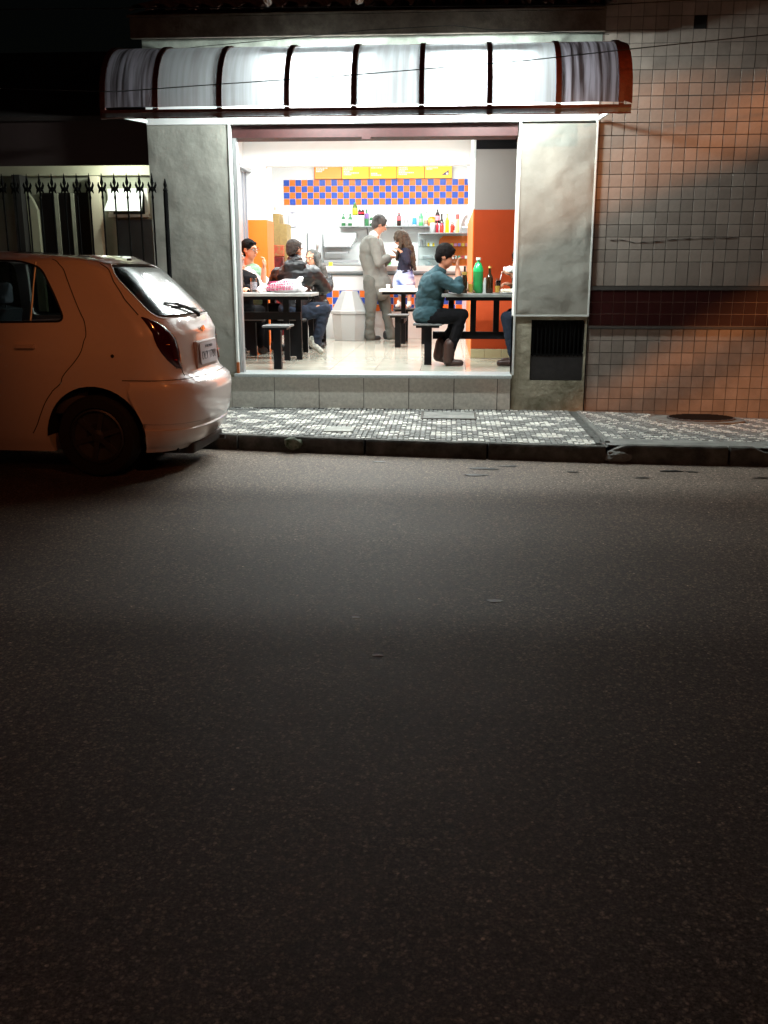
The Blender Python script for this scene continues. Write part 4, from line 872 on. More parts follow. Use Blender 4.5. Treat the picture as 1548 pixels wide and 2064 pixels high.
# objects on the right table
TZ = 1.17
def put(x, y): return x, y, TZ
t = bottle('large green two litre soda bottle with a half empty dark base', .300, 10.05, TZ, .355, .054, pm('green_pet', (.025, .22, .06), .12), cap=pm('white_cap', (.6, .7, .6)), kind='pet', group=None)
MB().lathe((.300, 10.05, TZ+.215), [(.0545, 0), (.0545, .02), (.049, .04), (.028, .09)], 14).build('shoulder', pm('bright_green_pet', (.02, .42, .13), .12), t, smooth=True)
bottle('slim brown beer bottle left of the green bottle', .162, 10.02, TZ, .27, .029, g_brown, lab=pm('gold_foil', (.7, .45, .12), .3, metal=.5), labz=(.68, .78))
bottle('tall brown beer bottle right of the green bottle', .418, 10.02, TZ, .265, .037, g_brown, cap=pm('gold_cap', (.4, .25, .05)))
beer = pm('beer', (.75, .42, .06), .2)
def glass_of(label, x, y, h, r, liq, lvl, straw=False):
    t = thing('drinking_glass', label, 'glass', (x, y, TZ)); MB().lathe((x, y, TZ), [(r*.75, 0), (r, h), (r*.94, h), (r*.7, .008)], 14).build('glass', M['drink_glass'], t, smooth=True)
    MB().lathe((x, y, TZ+.009), [(r*.66, 0), (r*.68+(r*.24)*lvl, h*lvl), (r*.3, h*lvl)], 12).build('drink', liq, t, smooth=True)
    if straw: MB().tube([(x, y, TZ+.05), (x+.035, y, TZ+h+.07)], .004, 6).build('straw', M['paper'], t)
glass_of('glass of beer between the slim bottle and the green bottle', .225, 9.93, .115, .032, beer, .75)
glass_of('glass of beer right of the tall brown bottle', .497, 9.95, .11, .032, beer, .6)
glass_of('glass of cola with a white straw', .515, 10.15, .15, .031, cola, .8, True)
t = thing('paper_tower', 'white folded napkin stack standing behind the green bottle', 'napkins', (.362, 10.1, TZ)); MB().lathe((.372, 10.1, TZ), [(.028, 0), (.020, .08), (.010, .15), (.004, .155)], 7).build('napkin', M['paper'], t)
t = thing('plate', 'plate of small white snacks at the right of the table', 'plate', (.60, 9.92, TZ)); MB().lathe((.60, 9.92, TZ), [(.05, 0), (.085, .012), (.08, .012), (.045, .004)], 18).build('dish', M['paper'], t, smooth=True)
for k in range(6): lump('snack', (.545+.024*k, 9.9+.02*(k % 2), TZ+.03), .018, pm('dough_%d' % k, (.72, .66, .52)), k, t)
t = thing('condiment_cup', 'white crumpled napkin beside the teal sleeve', 'napkin', (-.035, 9.9, TZ)); lump('napkin', (-.03, 9.92, TZ+.025), .032, M['paper'], 5, t)
tag(MB().box(.10, .20, 10.20, 10.28, TZ, TZ+.12, .01).build('lunch_box', M['paper'], None), 'white carton behind the slim beer bottle', 'carton')
# objects on the left table
t = thing('plastic_cup', 'clear patterned plastic cup beside the carrier bag', 'cup', (-2.06, 10.15, TZ)); MB().lathe((-2.06, 10.15, TZ), [(.030, 0), (.038, .15), (.036, .15), (.028, .006)], 14).build('cup', M['drink_glass'], t, smooth=True); MB().lathe((-2.06, 10.15, TZ+.03), [(.0335, 0), (.0365, .08)], 14).build('print', mat('grey_print', (.45, .42, .45), .5, c2=(.1, .1, .12), vscale=60), t)
tag(lump('napkin_ball', (-1.985, 10.1, TZ+.032), .034, M['paper'], 2), 'white crumpled napkin ball next to the plastic cup', 'napkin')
bagm = mat('carrier_bag', (.80, .76, .78), .35, bump=.8, bscale=9)
t = thing('carrier_bag', 'white plastic carrier bag with crimson printing lying on the left table', 'bag', (-1.75, 10.2, TZ))
bm = bmesh.new(); bmesh.ops.create_uvsphere(bm, u_segments=40, v_segments=24, radius=1)
for v in bm.verts:
    x, y, z = v.co; s = 1+.12*noise.noise(v.co*3); taper = .55+.45*(min(1, (x+1)*.9)); 
    v.co = Vector((-1.755+.205*x*s, 10.18+.10*y*s*taper, TZ+.055+max(-.054, .075*z*s*taper+.022*(x+.2)*(z > 0))))-Vector((-1.75, 10.2, TZ))
me = bpy.data.meshes.new('bag_body'); bm.to_mesh(me); bm.free(); me.materials.append(bagm); me.polygons.foreach_set('use_smooth', [True]*len(me.polygons)); o = bpy.data.objects.new('bag_body', me); col.objects.link(o); o.parent = t
b = MB(); b.tube([(-1.60, 10.15, TZ+.10), (-1.55, 10.13, TZ+.145), (-1.53, 10.12, TZ+.155)], [.035, .03, .012], 7); b.tube([(-1.58, 10.15, TZ+.05), (-1.52, 10.13, TZ+.03), (-1.49, 10.12, TZ+.045)], [.035, .028, .01], 7); b.build('handle', bagm, t, smooth=True)
pinkp = mat('crimson_print', (.42, .045, .13), .5); b = MB(); q = random.Random(4)
for row in range(4):
    x = -1.92+.01*row
    while x < -1.63:
        ww_ = q.choice([.008, .012, .018]); z = TZ+.028+.026*row+(x+1.9)*.05
        nx_ = (x+1.755)/.205; yy = 10.18-.10*math.sqrt(max(.02, 1-nx_**2-((z-TZ-.055)/.08)**2*.6))*(.55+.45*min(1, (nx_+1)*.9))-.004
        if z < TZ+.035+.12*math.sqrt(max(0, 1-nx_**2)): b.obox((x, yy, z), (ww_, .008, .018), Matrix.Rotation(-.35, 3, 'X'))
        x += ww_+q.choice([.005, .009])
b.build('print', pinkp, t)
tag(MB().box(-1.0, -.93, 12.7, 12.76, 1.17, 1.17+.001).build('coaster', M['paper'], None), 'flat paper coaster on the corner of the white topped table', 'coaster') if 0 else None
t = thing('cup', 'small translucent cup on the white topped table', 'cup', (-.80, 12.8, TZ)); MB().lathe((-.80, 12.8, TZ), [(.02, 0), (.03, .06), (.027, .06), (.018, .005)], 12).build('cup', M['paper'], t, smooth=True)
tag(MB().box(-.72, -.45, 12.75, 12.95, TZ, TZ+.045, .012).build('paper_parcel', M['paper'], None), 'flat white paper parcel on the white topped table', 'parcel')
# ------------------------------------------------------------ people
def blob(name, shapes, m, parent, vox=.012, sm=4, disp=0, dsc=9, seed=0):
    bm = bmesh.new()
    for s in shapes:
        if s[0] == 'cap':
            _, p0, p1, r0, r1 = s; p0, p1 = Vector(p0), Vector(p1); d = p1-p0; L = max(d.length, 1e-4)
            q = d.to_track_quat('Z', 'Y').to_matrix() if d.length > 1e-4 else Matrix.Identity(3)
            prof_ = [(r0*math.sin(a), -r0*math.cos(a)) for a in (.15, .6, 1.1, PI/2)]+[(r1*math.cos(a), L+r1*math.sin(a)) for a in (0, .5, .95, 1.42)]
            n_ = 12; vs = []
            for (r_, h) in prof_:
                for k in range(n_): vs.append(bm.verts.new(p0+q@Vector((r_*math.cos(2*PI*k/n_), r_*math.sin(2*PI*k/n_), h))))
            for i in range(len(prof_)-1):
                for k in range(n_): bm.faces.new((vs[i*n_+k], vs[i*n_+(k+1) % n_], vs[(i+1)*n_+(k+1) % n_], vs[(i+1)*n_+k]))
            bm.faces.new(vs[:n_][::-1]); bm.faces.new(vs[-n_:])
        else:
            _, c, rad, rot = s; r_ = bmesh.ops.create_icosphere(bm, subdivisions=3, radius=1); rot = rot or Matrix.Identity(3)
            for v in r_['verts']: v.co = Vector(c)+rot@Vector((v.co.x*rad[0], v.co.y*rad[1], v.co.z*rad[2]))
    off = wpos(parent)
    me = bpy.data.meshes.new(name); bm.to_mesh(me); bm.free()
    o = bpy.data.objects.new(name, me); col.objects.link(o)
    mo = o.modifiers.new('r', 'REMESH'); mo.mode = 'VOXEL'; mo.voxel_size = vox; mo.use_smooth_shade = True
    if sm: ms = o.modifiers.new('s', 'SMOOTH'); ms.iterations = sm; ms.factor = .5
    dg = bpy.context.evaluated_depsgraph_get(); me2 = bpy.data.meshes.new_from_object(o.evaluated_get(dg)); bpy.data.objects.remove(o)
    me2.name = name
    if disp:
        nn = [v.normal.copy() for v in me2.vertices]
        for v, q in zip(me2.vertices, nn):
            p = v.co; k = noise.fractal(Vector((p.x*dsc+seed, p.y*dsc, p.z*dsc*1.7)), 1, 2, 3); k = 1-2*abs(k); v.co = p+q*(k*disp)
    for v in me2.vertices: v.co -= off
    me2.materials.clear(); me2.materials.append(m); me2.polygons.foreach_set('use_smooth', [True]*len(me2.polygons))
    o = bpy.data.objects.new(name, me2); col.objects.link(o); o.parent = parent; return o

def frame(fwd, up=(0, 0, 1)):
    f_ = Vector(fwd).normalized(); r_ = f_.cross(Vector(up)).normalized(); u_ = r_.cross(f_).normalized()
    return Matrix((r_, f_, u_)).transposed()      # local x right, y forward, z up
def hand_shapes(wr, d, up, s=1, curl=.6, grip=False):
    d = Vector(d).normalized(); F = frame(d, up); out = []; wr = Vector(wr)
    pc = wr+d*.045*s
    out.append(('ell', pc, (.040*s, .052*s, .018*s), F))
    for k, (ox, L) in enumerate(((-.027, .062), (-.009, .072), (.009, .068), (.026, .052))):
        a = wr+F@Vector((ox*s, .082*s, 0)); b_ = a+F@Vector((ox*.15*s, L*.5*s*math.cos(curl*.5), -L*.5*s*math.sin(curl*.5))); c = b_+F@Vector((0, L*.5*s*math.cos(curl*1.6), -L*.5*s*math.sin(curl*1.6)))
        out += [('cap', a-F@Vector((0, .02*s, 0)), b_, .0095*s, .0085*s), ('cap', b_, c, .0085*s, .007*s)]
    a = wr+F@Vector((-.028*s, .03*s, 0)); b_ = a+F@Vector((-.026*s, .028*s, -.008*s)); c = b_+F@Vector((-.004*s, .03*s, -.012*s))
    out += [('cap', a, b_, .011*s, .0095*s), ('cap', b_, c, .0095*s, .008*s)]
    return out
def head_shapes(c, fwd, up, s=1, nose=1):
    F = frame(fwd, up); c = Vector(c); P_ = lambda x, y, z: c+F@(Vector((x, y, z))*s)
    return [('ell', P_(0, -.012, .022), (.074*s, .092*s, .088*s), F), ('ell', P_(0, .022, -.035), (.055*s, .062*s, .075*s), F), ('ell', P_(0, .045, -.083), (.028*s, .028*s, .026*s), F),
            ('cap', P_(0, .084, .012), P_(0, .104, -.026), .009*s, .015*s), ('ell', P_(0, .078, .028), (.045*s, .016*s, .010*s), F), ('ell', P_(0, .078, -.060), (.022*s, .014*s, .010*s), F),
            ('ell', P_(.073, -.005, -.008), (.010*s, .019*s, .030*s), F), ('ell', P_(-.073, -.005, -.008), (.010*s, .019*s, .030*s), F)]
def face_bits(c, fwd, up, parent, s=1, glasses=False, brow=None):
    F = frame(fwd, up); c = Vector(c); P_ = lambda x, y, z: c+F@(Vector((x, y, z))*s)
    for k in (-1, 1):
        b_ = MB(); b_.lathe((0, 0, 0), [(.001, -.011), (.009, -.006), (.011, 0), (.009, .006), (.001, .011)], 8); b_.v = [tuple(P_(k*.029, .078, .008)+F@(Vector(v)*s)) for v in b_.v]; b_.build('eye', M['eye'], parent, smooth=True)
        b_ = MB(); b_.obox(P_(k*.029, .0895, .008), (.008*s, .004*s, .008*s), F); b_.build('pupil', M['dark'], parent)
        b_ = MB(); b_.obox(P_(k*.030, .090, .031), (.032*s, .006*s, .007*s), F@Matrix.Rotation(-k*.12, 3, 'Y')); b_.build('eyebrow', brow or M['hair'], parent)
    b_ = MB(); b_.obox(P_(0, .091, -.058), (.038*s, .006*s, .007*s), F); b_.build('mouth', M['lip'], parent)
    if glasses:
        b_ = MB()
        for k in (-1, 1):
            b_.tube([P_(k*.032+.024*math.cos(a), .100, .006+.017*math.sin(a)) for a in [PI*2*q/12 for q in range(13)]], .0022*s, 5, cap=False)
            b_.tube([P_(k*.056, .098, .010), P_(k*.076, .03, .010), P_(k*.078, -.01, .004)], .0022*s, 5)
        b_.tube([P_(-.008, .102, .008), P_(.008, .102, .008)], .002*s, 5); b_.build('glasses', M['black_plastic'], parent)
def short_hair(c, fwd, up, s, m, parent, vol=.012, low=.0, bald=False):
    F = frame(fwd, up); c = Vector(c); P_ = lambda x, y, z: c+F@(Vector((x, y, z))*s)
    sh = [('ell', P_(0, -.020, .036), ((.074+vol*.8)*s, (.088+vol*.6)*s, (.080+vol)*s), F), ('ell', P_(0, -.052, -.005), ((.066+vol*.5)*s, (.048+vol*.6)*s, .075*s), F)]
    sh += [('ell', P_(k*.064, -.012, .015), (.013*s, .04*s, .034*s), F) for k in (-1, 1)]
    sh += [('ell', P_(k*.02, .046, .080), (.034*s, .026*s, .018*s), F) for k in (-1, 1)]
    return blob('hair', sh, m, parent, .008, 1, .005, 34)
def shoe(parent, heel, toe, m, s=1, nm='shoe', sole=None):
    h, t_ = Vector(heel), Vector(toe); d = (t_-h)
    o = blob(nm, [('cap', h+Vector((0, 0, .045)), h+Vector((0, 0, .035))+d*.15, .040*s, .040*s), ('cap', h+d*.1+Vector((0, 0, .036)), t_-d*.12+Vector((0, 0, .030)), .040*s, .036*s), ('cap', h+Vector((0, 0, .09)), h+Vector((0, 0, .04)), .040*s, .042*s)], m, parent, .010, 2)
    for v in o.data.vertices:
        z = v.co.z+wpos(parent).z; zz = min(h.z, t_.z)+.003
        if z < zz and abs(h.z-t_.z) < .03: v.co.z += zz-z
    return o
def person(label, base, group=None): return thing('person', label, 'person', base, group)
def arm(sh, el, wr, r=(.048, .038, .028)): return [('cap', sh, el, r[0], r[1]), ('cap', el, wr, r[1], r[2])]
def leg(hp, kn, an, r=(.080, .056, .038)): return [('cap', hp, kn, r[0], r[1]), ('cap', kn, an, r[1]*.95, r[2])]
def grow(shapes, k, add=0):
    out = []
    for s in shapes:
        if s[0] == 'cap': out.append(('cap', s[1], s[2], s[3]*k+add, s[4]*k+add))
        else: out.append(('ell', s[1], tuple(r_*k+add for r_ in s[2]), s[3]))
    return out
UP = (0, 0, 1)

# young man in teal at the right table
p = person('young man in a teal shirt hunched over the right table, hand at his mouth', (-.18, 9.98, FL))
hc = (.005-.04, 9.93, 1.535); hf = (.93, -.10, -.33)
tor = [('ell', (-.20, 9.98, .965), (.135, .165, .11), None), ('cap', (-.205, 9.98, 1.0), (-.185, 9.97, 1.17), .125, .135), ('ell', (-.165, 9.97, 1.24), (.125, .185, .14), None), ('cap', (-.13, 9.97, 1.31), (-.07, 9.95, 1.43), .065, .05)]
nS, nE, nW = (-.115, 9.80, 1.325), (.105, 9.76, 1.225), (.088, 9.86, 1.405)
fS, fE, fW = (-.10, 10.15, 1.32), (.06, 10.22, 1.215), (.14, 10.05, 1.205)
lg = leg((-.16, 9.89, .93), (.145, 9.86, .955), (.015, 9.85, .56))+leg((-.16, 10.07, .93), (.12, 10.09, .95), (-.09, 10.08, .56))
ar = arm(nS, nE, nW)+arm(fS, fE, fW)
blob('body', tor+ar+lg+head_shapes(hc, hf, UP)+hand_shapes(nW, (-.05, .12, .9), (-1, 0, 0), 1, 1.0)+hand_shapes(fW, (.9, -.3, 0), UP, 1, .4), M['skin2'], p, .009, 2)
blob('shirt', grow(tor[:3], 1.09)+[('cap', (-.14, 9.97, 1.33), (-.10, 9.96, 1.39), .09, .07)]+[('cap', nS, (.03, 9.775, 1.255), .068, .055), ('cap', (.03, 9.775, 1.255), nE, .055, .050), ('cap', nE, (.098, 9.80, 1.30), .047, .042), ('cap', fS, fE, .066, .052), ('cap', fE, (.09, 10.15, 1.21), .05, .042), ('ell', (-.22, 9.98, .95), (.145, .18, .11), None)], M['teal'], p, .010, 3, .010, 7, 3)
blob('trousers', grow(lg, 1.12)+[('ell', (-.18, 9.98, .945), (.13, .17, .085), None)], M['black_cloth'], p, .010, 3, .007, 8)
short_hair(hc, hf, UP, 1.03, M['hair'], p, .010); face_bits(hc, hf, UP, p)
shoe(p, (.0, 9.85, FL+.0), (.15, 9.84, FL), M['leather'], 1, 'boot'); shoe(p, (-.11, 10.08, FL+.03), (.03, 10.09, FL), M['leather'], 1, 'boot')
blob('boot_shaft', [('cap', (.01, 9.85, .50), (.02, 9.85, .66), .058, .062), ('cap', (-.10, 10.08, .52), (-.07, 10.08, .66), .056, .06)], M['leather'], p, .012, 2)

# man in the grey suit at the counter
p = person('grey haired man in a light grey suit standing at the counter', (-1.03, 13.75, FL))
hc = (-.985, 13.80, 2.035); hf = (.88, .30, -.42)
tor = [('ell', (-1.04, 13.75, 1.33), (.15, .17, .14), None), ('cap', (-1.04, 13.75, 1.35), (-1.10, 13.74, 1.62), .135, .155), ('ell', (-1.10, 13.74, 1.72), (.145, .20, .15), None), ('cap', (-1.06, 13.76, 1.83), (-1.01, 13.78, 1.95), .06, .055)]
nS, nE, nW = (-1.05, 13.54, 1.80), (-.975, 13.46, 1.51), (-.83, 13.60, 1.60)
fS, fE, fW = (-1.02, 13.93, 1.80), (-.93, 13.98, 1.52), (-.82, 13.80, 1.60)
lg = leg((-1.09, 13.66, 1.26), (-1.10, 13.61, .87), (-1.12, 13.66, .52), (.095, .064, .045))+leg((-.97, 13.84, 1.26), (-.90, 13.86, .87), (-.83, 13.86, .52), (.095, .064, .045))
blob('body', tor+arm(nS, nE, nW)+arm(fS, fE, fW)+lg+head_shapes(hc, hf, UP, 1.04)+hand_shapes(nW, (.9, .5, -.1), UP, 1.05, .8)+hand_shapes(fW, (.9, -.5, -.1), UP, 1.05, .8), M['skin'], p, .010, 2)
blob('jacket', grow(tor[:3], 1.10)+[('cap', (-1.05, 13.75, 1.40), (-1.02, 13.75, 1.20), .165, .195), ('cap', (-1.02, 13.75, 1.25), (-1.0, 13.75, 1.19), .195, .20), ('cap', (-1.10, 13.62, 1.80), (-1.06, 13.88, 1.80), .085, .085), ('cap', nS, nE, .072, .060), ('cap', nE, (-.86, 13.575, 1.585), .058, .046), ('cap', fS, fE, .072, .06), ('cap', fE, (-.85, 13.83, 1.585), .058, .046)], M['suit'], p, .011, 4, .007, 4, 5)
blob('trousers', grow(lg, 1.22)+[('ell', (-1.03, 13.75, 1.24), (.135, .17, .13), None), ('cap', (-1.12, 13.66, .56), (-1.11, 13.67, .50), .070, .075), ('cap', (-.83, 13.86, .56), (-.825, 13.86, .50), .070, .075)], M['suit_trousers'], p, .011, 3, .009, 4.5, 9)
blob('collar', [('cap', (-1.065, 13.75, 1.885), (-1.03, 13.79, 1.90), .068, .066)], M['white_cloth'], p, .008, 1)
short_hair(hc, hf, UP, 1.06, M['hair_grey'], p, .012); face_bits(hc, hf, UP, p, 1.04, brow=M['hair_grey'])
shoe(p, (-1.15, 13.66, FL), (-.97, 13.70, FL), M['black_plastic']); shoe(p, (-.90, 13.86, FL), (-.72, 13.92, FL), M['black_plastic'])

# girl with long hair standing on the stool
p = person('girl with long light brown hair in a blue and white skirt standing on a stool', (-.61, 13.47, .90))
hc = (-.675, 13.47, 1.83); hf = (-.80, .10, -.58); s = .86
tor = [('ell', (-.61, 13.48, 1.40), (.085, .10, .07), None), ('cap', (-.61, 13.48, 1.42), (-.595, 13.48, 1.60), .078, .085), ('ell', (-.60, 13.48, 1.64), (.08, .11, .07), None), ('cap', (-.61, 13.48, 1.69), (-.64, 13.47, 1.75), .036, .034)]
nS, nE, nW = (-.60, 13.36, 1.665), (-.565, 13.31, 1.53), (-.66, 13.33, 1.66)
fS, fE, fW = (-.61, 13.59, 1.66), (-.66, 13.62, 1.53), (-.72, 13.56, 1.62)
lg = leg((-.57, 13.45, 1.34), (-.545, 13.44, 1.14), (-.545, 13.45, .96), (.055, .038, .026))+leg((-.65, 13.52, 1.34), (-.66, 13.52, 1.14), (-.69, 13.53, .96), (.055, .038, .026))
blob('body', tor+arm(nS, nE, nW, (.034, .028, .021))+arm(fS, fE, fW, (.034, .028, .021))+lg+head_shapes(hc, hf, UP, s)+hand_shapes(nW, (-.75, .2, .62), UP, .78, .7)+hand_shapes(fW, (-.6, -.3, .7), UP, .78, .7), M['skin'], p, .008, 2)
blob('jumper', grow(tor[:3], 1.16)+[('cap', (-.61, 13.48, 1.45), (-.61, 13.48, 1.40), .105, .11)]+arm(nS, nE, (-.635, 13.325, 1.62), (.046, .040, .034))+arm(fS, fE, (-.70, 13.58, 1.59), (.046, .040, .034)), M['navy'], p, .009, 3, .006, 12)
blob('skirt', [('cap', (-.61, 13.48, 1.40), (-.62, 13.48, 1.27), .105, .15), ('cap', (-.62, 13.48, 1.27), (-.625, 13.48, 1.22), .15, .155)], M['skirt'], p, .009, 2, .014, 10, 4)
F = frame(hf); hcv = Vector(hc)
blob('hair', [('ell', hcv+F@Vector((0, -.018, .030)), (.078, .090, .082), F), ('cap', hcv+Vector((.045, 0, .03)), (-.565, 13.48, 1.70), .070, .075), ('cap', (-.565, 13.48, 1.72), (-.505, 13.48, 1.55), .072, .045), ('cap', (-.52, 13.44, 1.60), (-.470, 13.43, 1.42), .042, .016), ('cap', (-.65, 13.40, 1.80), (-.715, 13.39, 1.60), .030, .012), ('cap', (-.68, 13.54, 1.78), (-.73, 13.54, 1.56), .026, .010)], M['hair_brown'], p, .009, 3, .010, 18)
for a, c, nm in (((-.545, 13.45, .90), (-.56, 13.36, .90), 'shoe'), ((-.69, 13.53, .90), (-.72, 13.46, .90), 'shoe')): shoe(p, a, c, M['white_cloth'], .8)
face_bits(hc, hf, UP, p, s)
t = thing('paper_cup', 'white paper cup the long haired girl holds to her face', 'cup', (-.745, 13.36, 1.71)); b = MB(); b.obox((-.745, 13.385, 1.735), (.085, .03, .06), Matrix.Rotation(.5, 3, 'Y')); b.build('cup', M['paper'], t)

# man in the black jacket seen from behind
p = person('man in a black jacket and jeans seen from behind at the left tables', (-1.78, 10.98, FL))
hc = (-1.755, 11.02, 1.625); hf = (.55, .80, -.15)
tor = [('ell', (-1.76, 10.98, .98), (.17, .145, .12), None), ('cap', (-1.76, 10.98, 1.02), (-1.75, 10.97, 1.22), .135, .15), ('ell', (-1.74, 10.98, 1.33), (.20, .135, .14), None), ('cap', (-1.75, 11.0, 1.42), (-1.755, 11.01, 1.53), .065, .06)]
nS, nE, nW = (-1.545, 11.0, 1.37), (-1.43, 11.15, 1.19), (-1.60, 11.38, 1.205)
fS, fE, fW = (-1.94, 11.02, 1.36), (-2.05, 11.2, 1.20), (-1.92, 11.42, 1.205)
lg = leg((-1.68, 10.98, .94), (-1.425, 11.0, .97), (-1.52, 11.02, .58), (.095, .070, .045))+leg((-1.84, 11.0, .93), (-1.80, 11.36, .95), (-1.82, 11.3, .56), (.09, .066, .042))
blob('body', tor+arm(nS, nE, nW)+arm(fS, fE, fW)+lg+head_shapes(hc, hf, UP, 1.02)+hand_shapes(nW, (-.6, .7, 0), UP, 1, .6)+hand_shapes(fW, (.4, .9, 0), UP, 1, .6), M['skin2'], p, .010, 2)
blob('jacket', grow(tor[1:3], 1.16)+[('ell', (-1.76, 10.98, 1.12), (.20, .17, .12), None), ('cap', (-1.76, 11.0, 1.44), (-1.75, 11.0, 1.50), .12, .085), ('cap', nS, nE, .085, .072), ('cap', nE, (-1.57, 11.34, 1.21), .07, .052), ('cap', fS, fE, .085, .072), ('cap', fE, (-1.94, 11.38, 1.21), .07, .052), ('cap', (-1.66, 10.88, 1.46), (-1.80, 10.87, 1.44), .05, .06)], M['black_nylon'], p, .011, 3, .013, 6, 2)
blob('jeans', grow(lg, 1.10)+[('ell', (-1.76, 10.98, .975), (.185, .165, .105), None)], M['denim'], p, .011, 3, .010, 9)
short_hair(hc, hf, UP, 1.0, mat('cropped_hair', (.045, .03, .022), .8, c2=(.015, .01, .01), vscale=30), p, .006); face_bits(hc, hf, UP, p)
shoe(p, (-1.57, 11.0, FL+.10), (-1.44, 10.93, FL+.01), M['sneaker'], 1.0, 'sneaker'); shoe(p, (-1.82, 11.28, FL), (-1.80, 11.45, FL), M['sneaker'], 1, 'sneaker')
MB().obox((-1.70, 10.81, 1.065), (.05, .006, .04), Matrix.Rotation(.15, 3, 'X')).build('shirt_label', M['paper'], p)

# woman with long ash hair facing the street
p = person('woman with long ash grey hair behind the man in the black jacket', (-1.72, 12.48, FL))
hc = (-1.755, 12.42, 1.555); hf = (-.45, -.85, -.15)
tor = [('ell', (-1.72, 12.48, .97), (.15, .13, .11), None), ('cap', (-1.72, 12.48, 1.0), (-1.72, 12.46, 1.2), .12, .125), ('ell', (-1.72, 12.46, 1.28), (.165, .11, .12), None), ('cap', (-1.73, 12.45, 1.36), (-1.745, 12.43, 1.47), .045, .042)]
lg = leg((-1.65, 12.42, .93), (-1.62, 12.15, .95), (-1.60, 12.22, .55))+leg((-1.80, 12.42, .93), (-1.82, 12.15, .95), (-1.84, 12.22, .55))
ar = arm((-1.56, 12.44, 1.32), (-1.52, 12.32, 1.19), (-1.66, 12.1, 1.205))+arm((-1.88, 12.44, 1.32), (-1.98, 12.3, 1.19), (-1.86, 12.1, 1.205))
blob('body', tor+ar+lg+head_shapes(hc, hf, UP, .96)+hand_shapes((-1.66, 12.1, 1.205), (-.5, -.8, 0), UP, .9, .6)+hand_shapes((-1.86, 12.1, 1.205), (.3, -.9, 0), UP, .9, .6), M['skin'], p, .010, 2)
blob('jacket', grow(tor[:3], 1.13)+grow(ar, 1.3), M['black_nylon'], p, .012, 3, .008, 8); blob('trousers', grow(lg, 1.12), M['black_cloth'], p, .012, 2)
F = frame(hf); hcv = Vector(hc)
blob('hair', [('ell', hcv+F@Vector((0, -.022, .026)), (.084, .085, .088), F), ('cap', hcv+F@Vector((-.072, -.01, .02)), (-1.60, 12.38, 1.33), .038, .04), ('cap', hcv+F@Vector((.062, -.03, .02)), (-1.85, 12.45, 1.34), .03, .032), ('cap', (-1.62, 12.38, 1.45), (-1.56, 12.37, 1.27), .045, .022), ('cap', (-1.72, 12.5, 1.58), (-1.68, 12.54, 1.3), .07, .06)], M['hair_ash'], p, .009, 3, .008, 20)
face_bits(hc, hf, UP, p, .96); shoe(p, (-1.60, 12.24, FL), (-1.60, 12.06, FL), M['black_plastic']); shoe(p, (-1.84, 12.24, FL), (-1.84, 12.06, FL), M['black_plastic'])

# man with glasses, hand raised
p = person('man with glasses in white and sage clothes raising one hand', (-2.48, 11.75, FL))
hc = (-2.405, 11.66, 1.645); hf = (.90, -.42, -.10)
tor = [('ell', (-2.47, 11.75, .97), (.15, .17, .11), None), ('cap', (-2.47, 11.75, 1.0), (-2.46, 11.73, 1.2), .13, .14), ('ell', (-2.44, 11.72, 1.29), (.14, .18, .13), None), ('cap', (-2.43, 11.70, 1.38), (-2.42, 11.68, 1.53), .062, .058)]
lg = leg((-2.40, 11.65, .93), (-2.08, 11.66, .95), (-2.12, 11.66, .55))+leg((-2.40, 11.85, .93), (-2.08, 11.86, .95), (-2.12, 11.86, .55))
nS, nE, nW = (-2.38, 11.54, 1.34), (-2.22, 11.48, 1.205), (-2.205, 11.50, 1.42)
fS, fE, fW = (-2.38, 11.90, 1.34), (-2.22, 11.96, 1.20), (-2.02, 11.85, 1.205)
ar = arm(nS, nE, nW, (.05, .042, .030))+arm(fS, fE, fW, (.05, .042, .030))
blob('body', tor+ar+lg+head_shapes(hc, hf, UP, 1.05)+hand_shapes(nW, (.15, .1, .95), (1, 0, 0), 1.1, .9)+hand_shapes(fW, (.9, -.3, 0), UP, 1, .5), M['skin'], p, .010, 2)
blob('shirt', grow(tor[1:3], 1.12)+[('cap', (-2.46, 11.74, 1.05), (-2.47, 11.75, .95), .16, .17), ('cap', (-2.43, 11.71, 1.40), (-2.425, 11.70, 1.44), .085, .072), ('cap', nS, nE, .078, .062), ('cap', fS, fE, .078, .062), ('cap', (-2.40, 11.58, 1.38), (-2.41, 11.86, 1.38), .07, .07)], M['white_cloth'], p, .011, 3, .010, 8)
blob('waistcoat', [('cap', (-2.37, 11.64, 1.36), (-2.35, 11.64, 1.12), .125, .14), ('cap', (-2.30, 11.58, 1.22), (-2.22, 11.55, 1.205), .075, .06), ('cap', (-2.37, 11.62, 1.35), (-2.36, 11.60, 1.25), .09, .10)], M['green_cloth'], p, .011, 2, .007, 9)
blob('trousers', grow(lg, 1.12)+[('ell', (-2.46, 11.75, .965), (.165, .19, .10), None)], M['black_cloth'], p, .012, 2)
short_hair(hc, hf, UP, 1.03, M['hair'], p, .010); face_bits(hc, hf, UP, p, 1.05, glasses=True)
shoe(p, (-2.14, 11.66, FL), (-1.96, 11.66, FL), M['black_plastic']); shoe(p, (-2.14, 11.86, FL), (-1.96, 11.86, FL), M['black_plastic'])

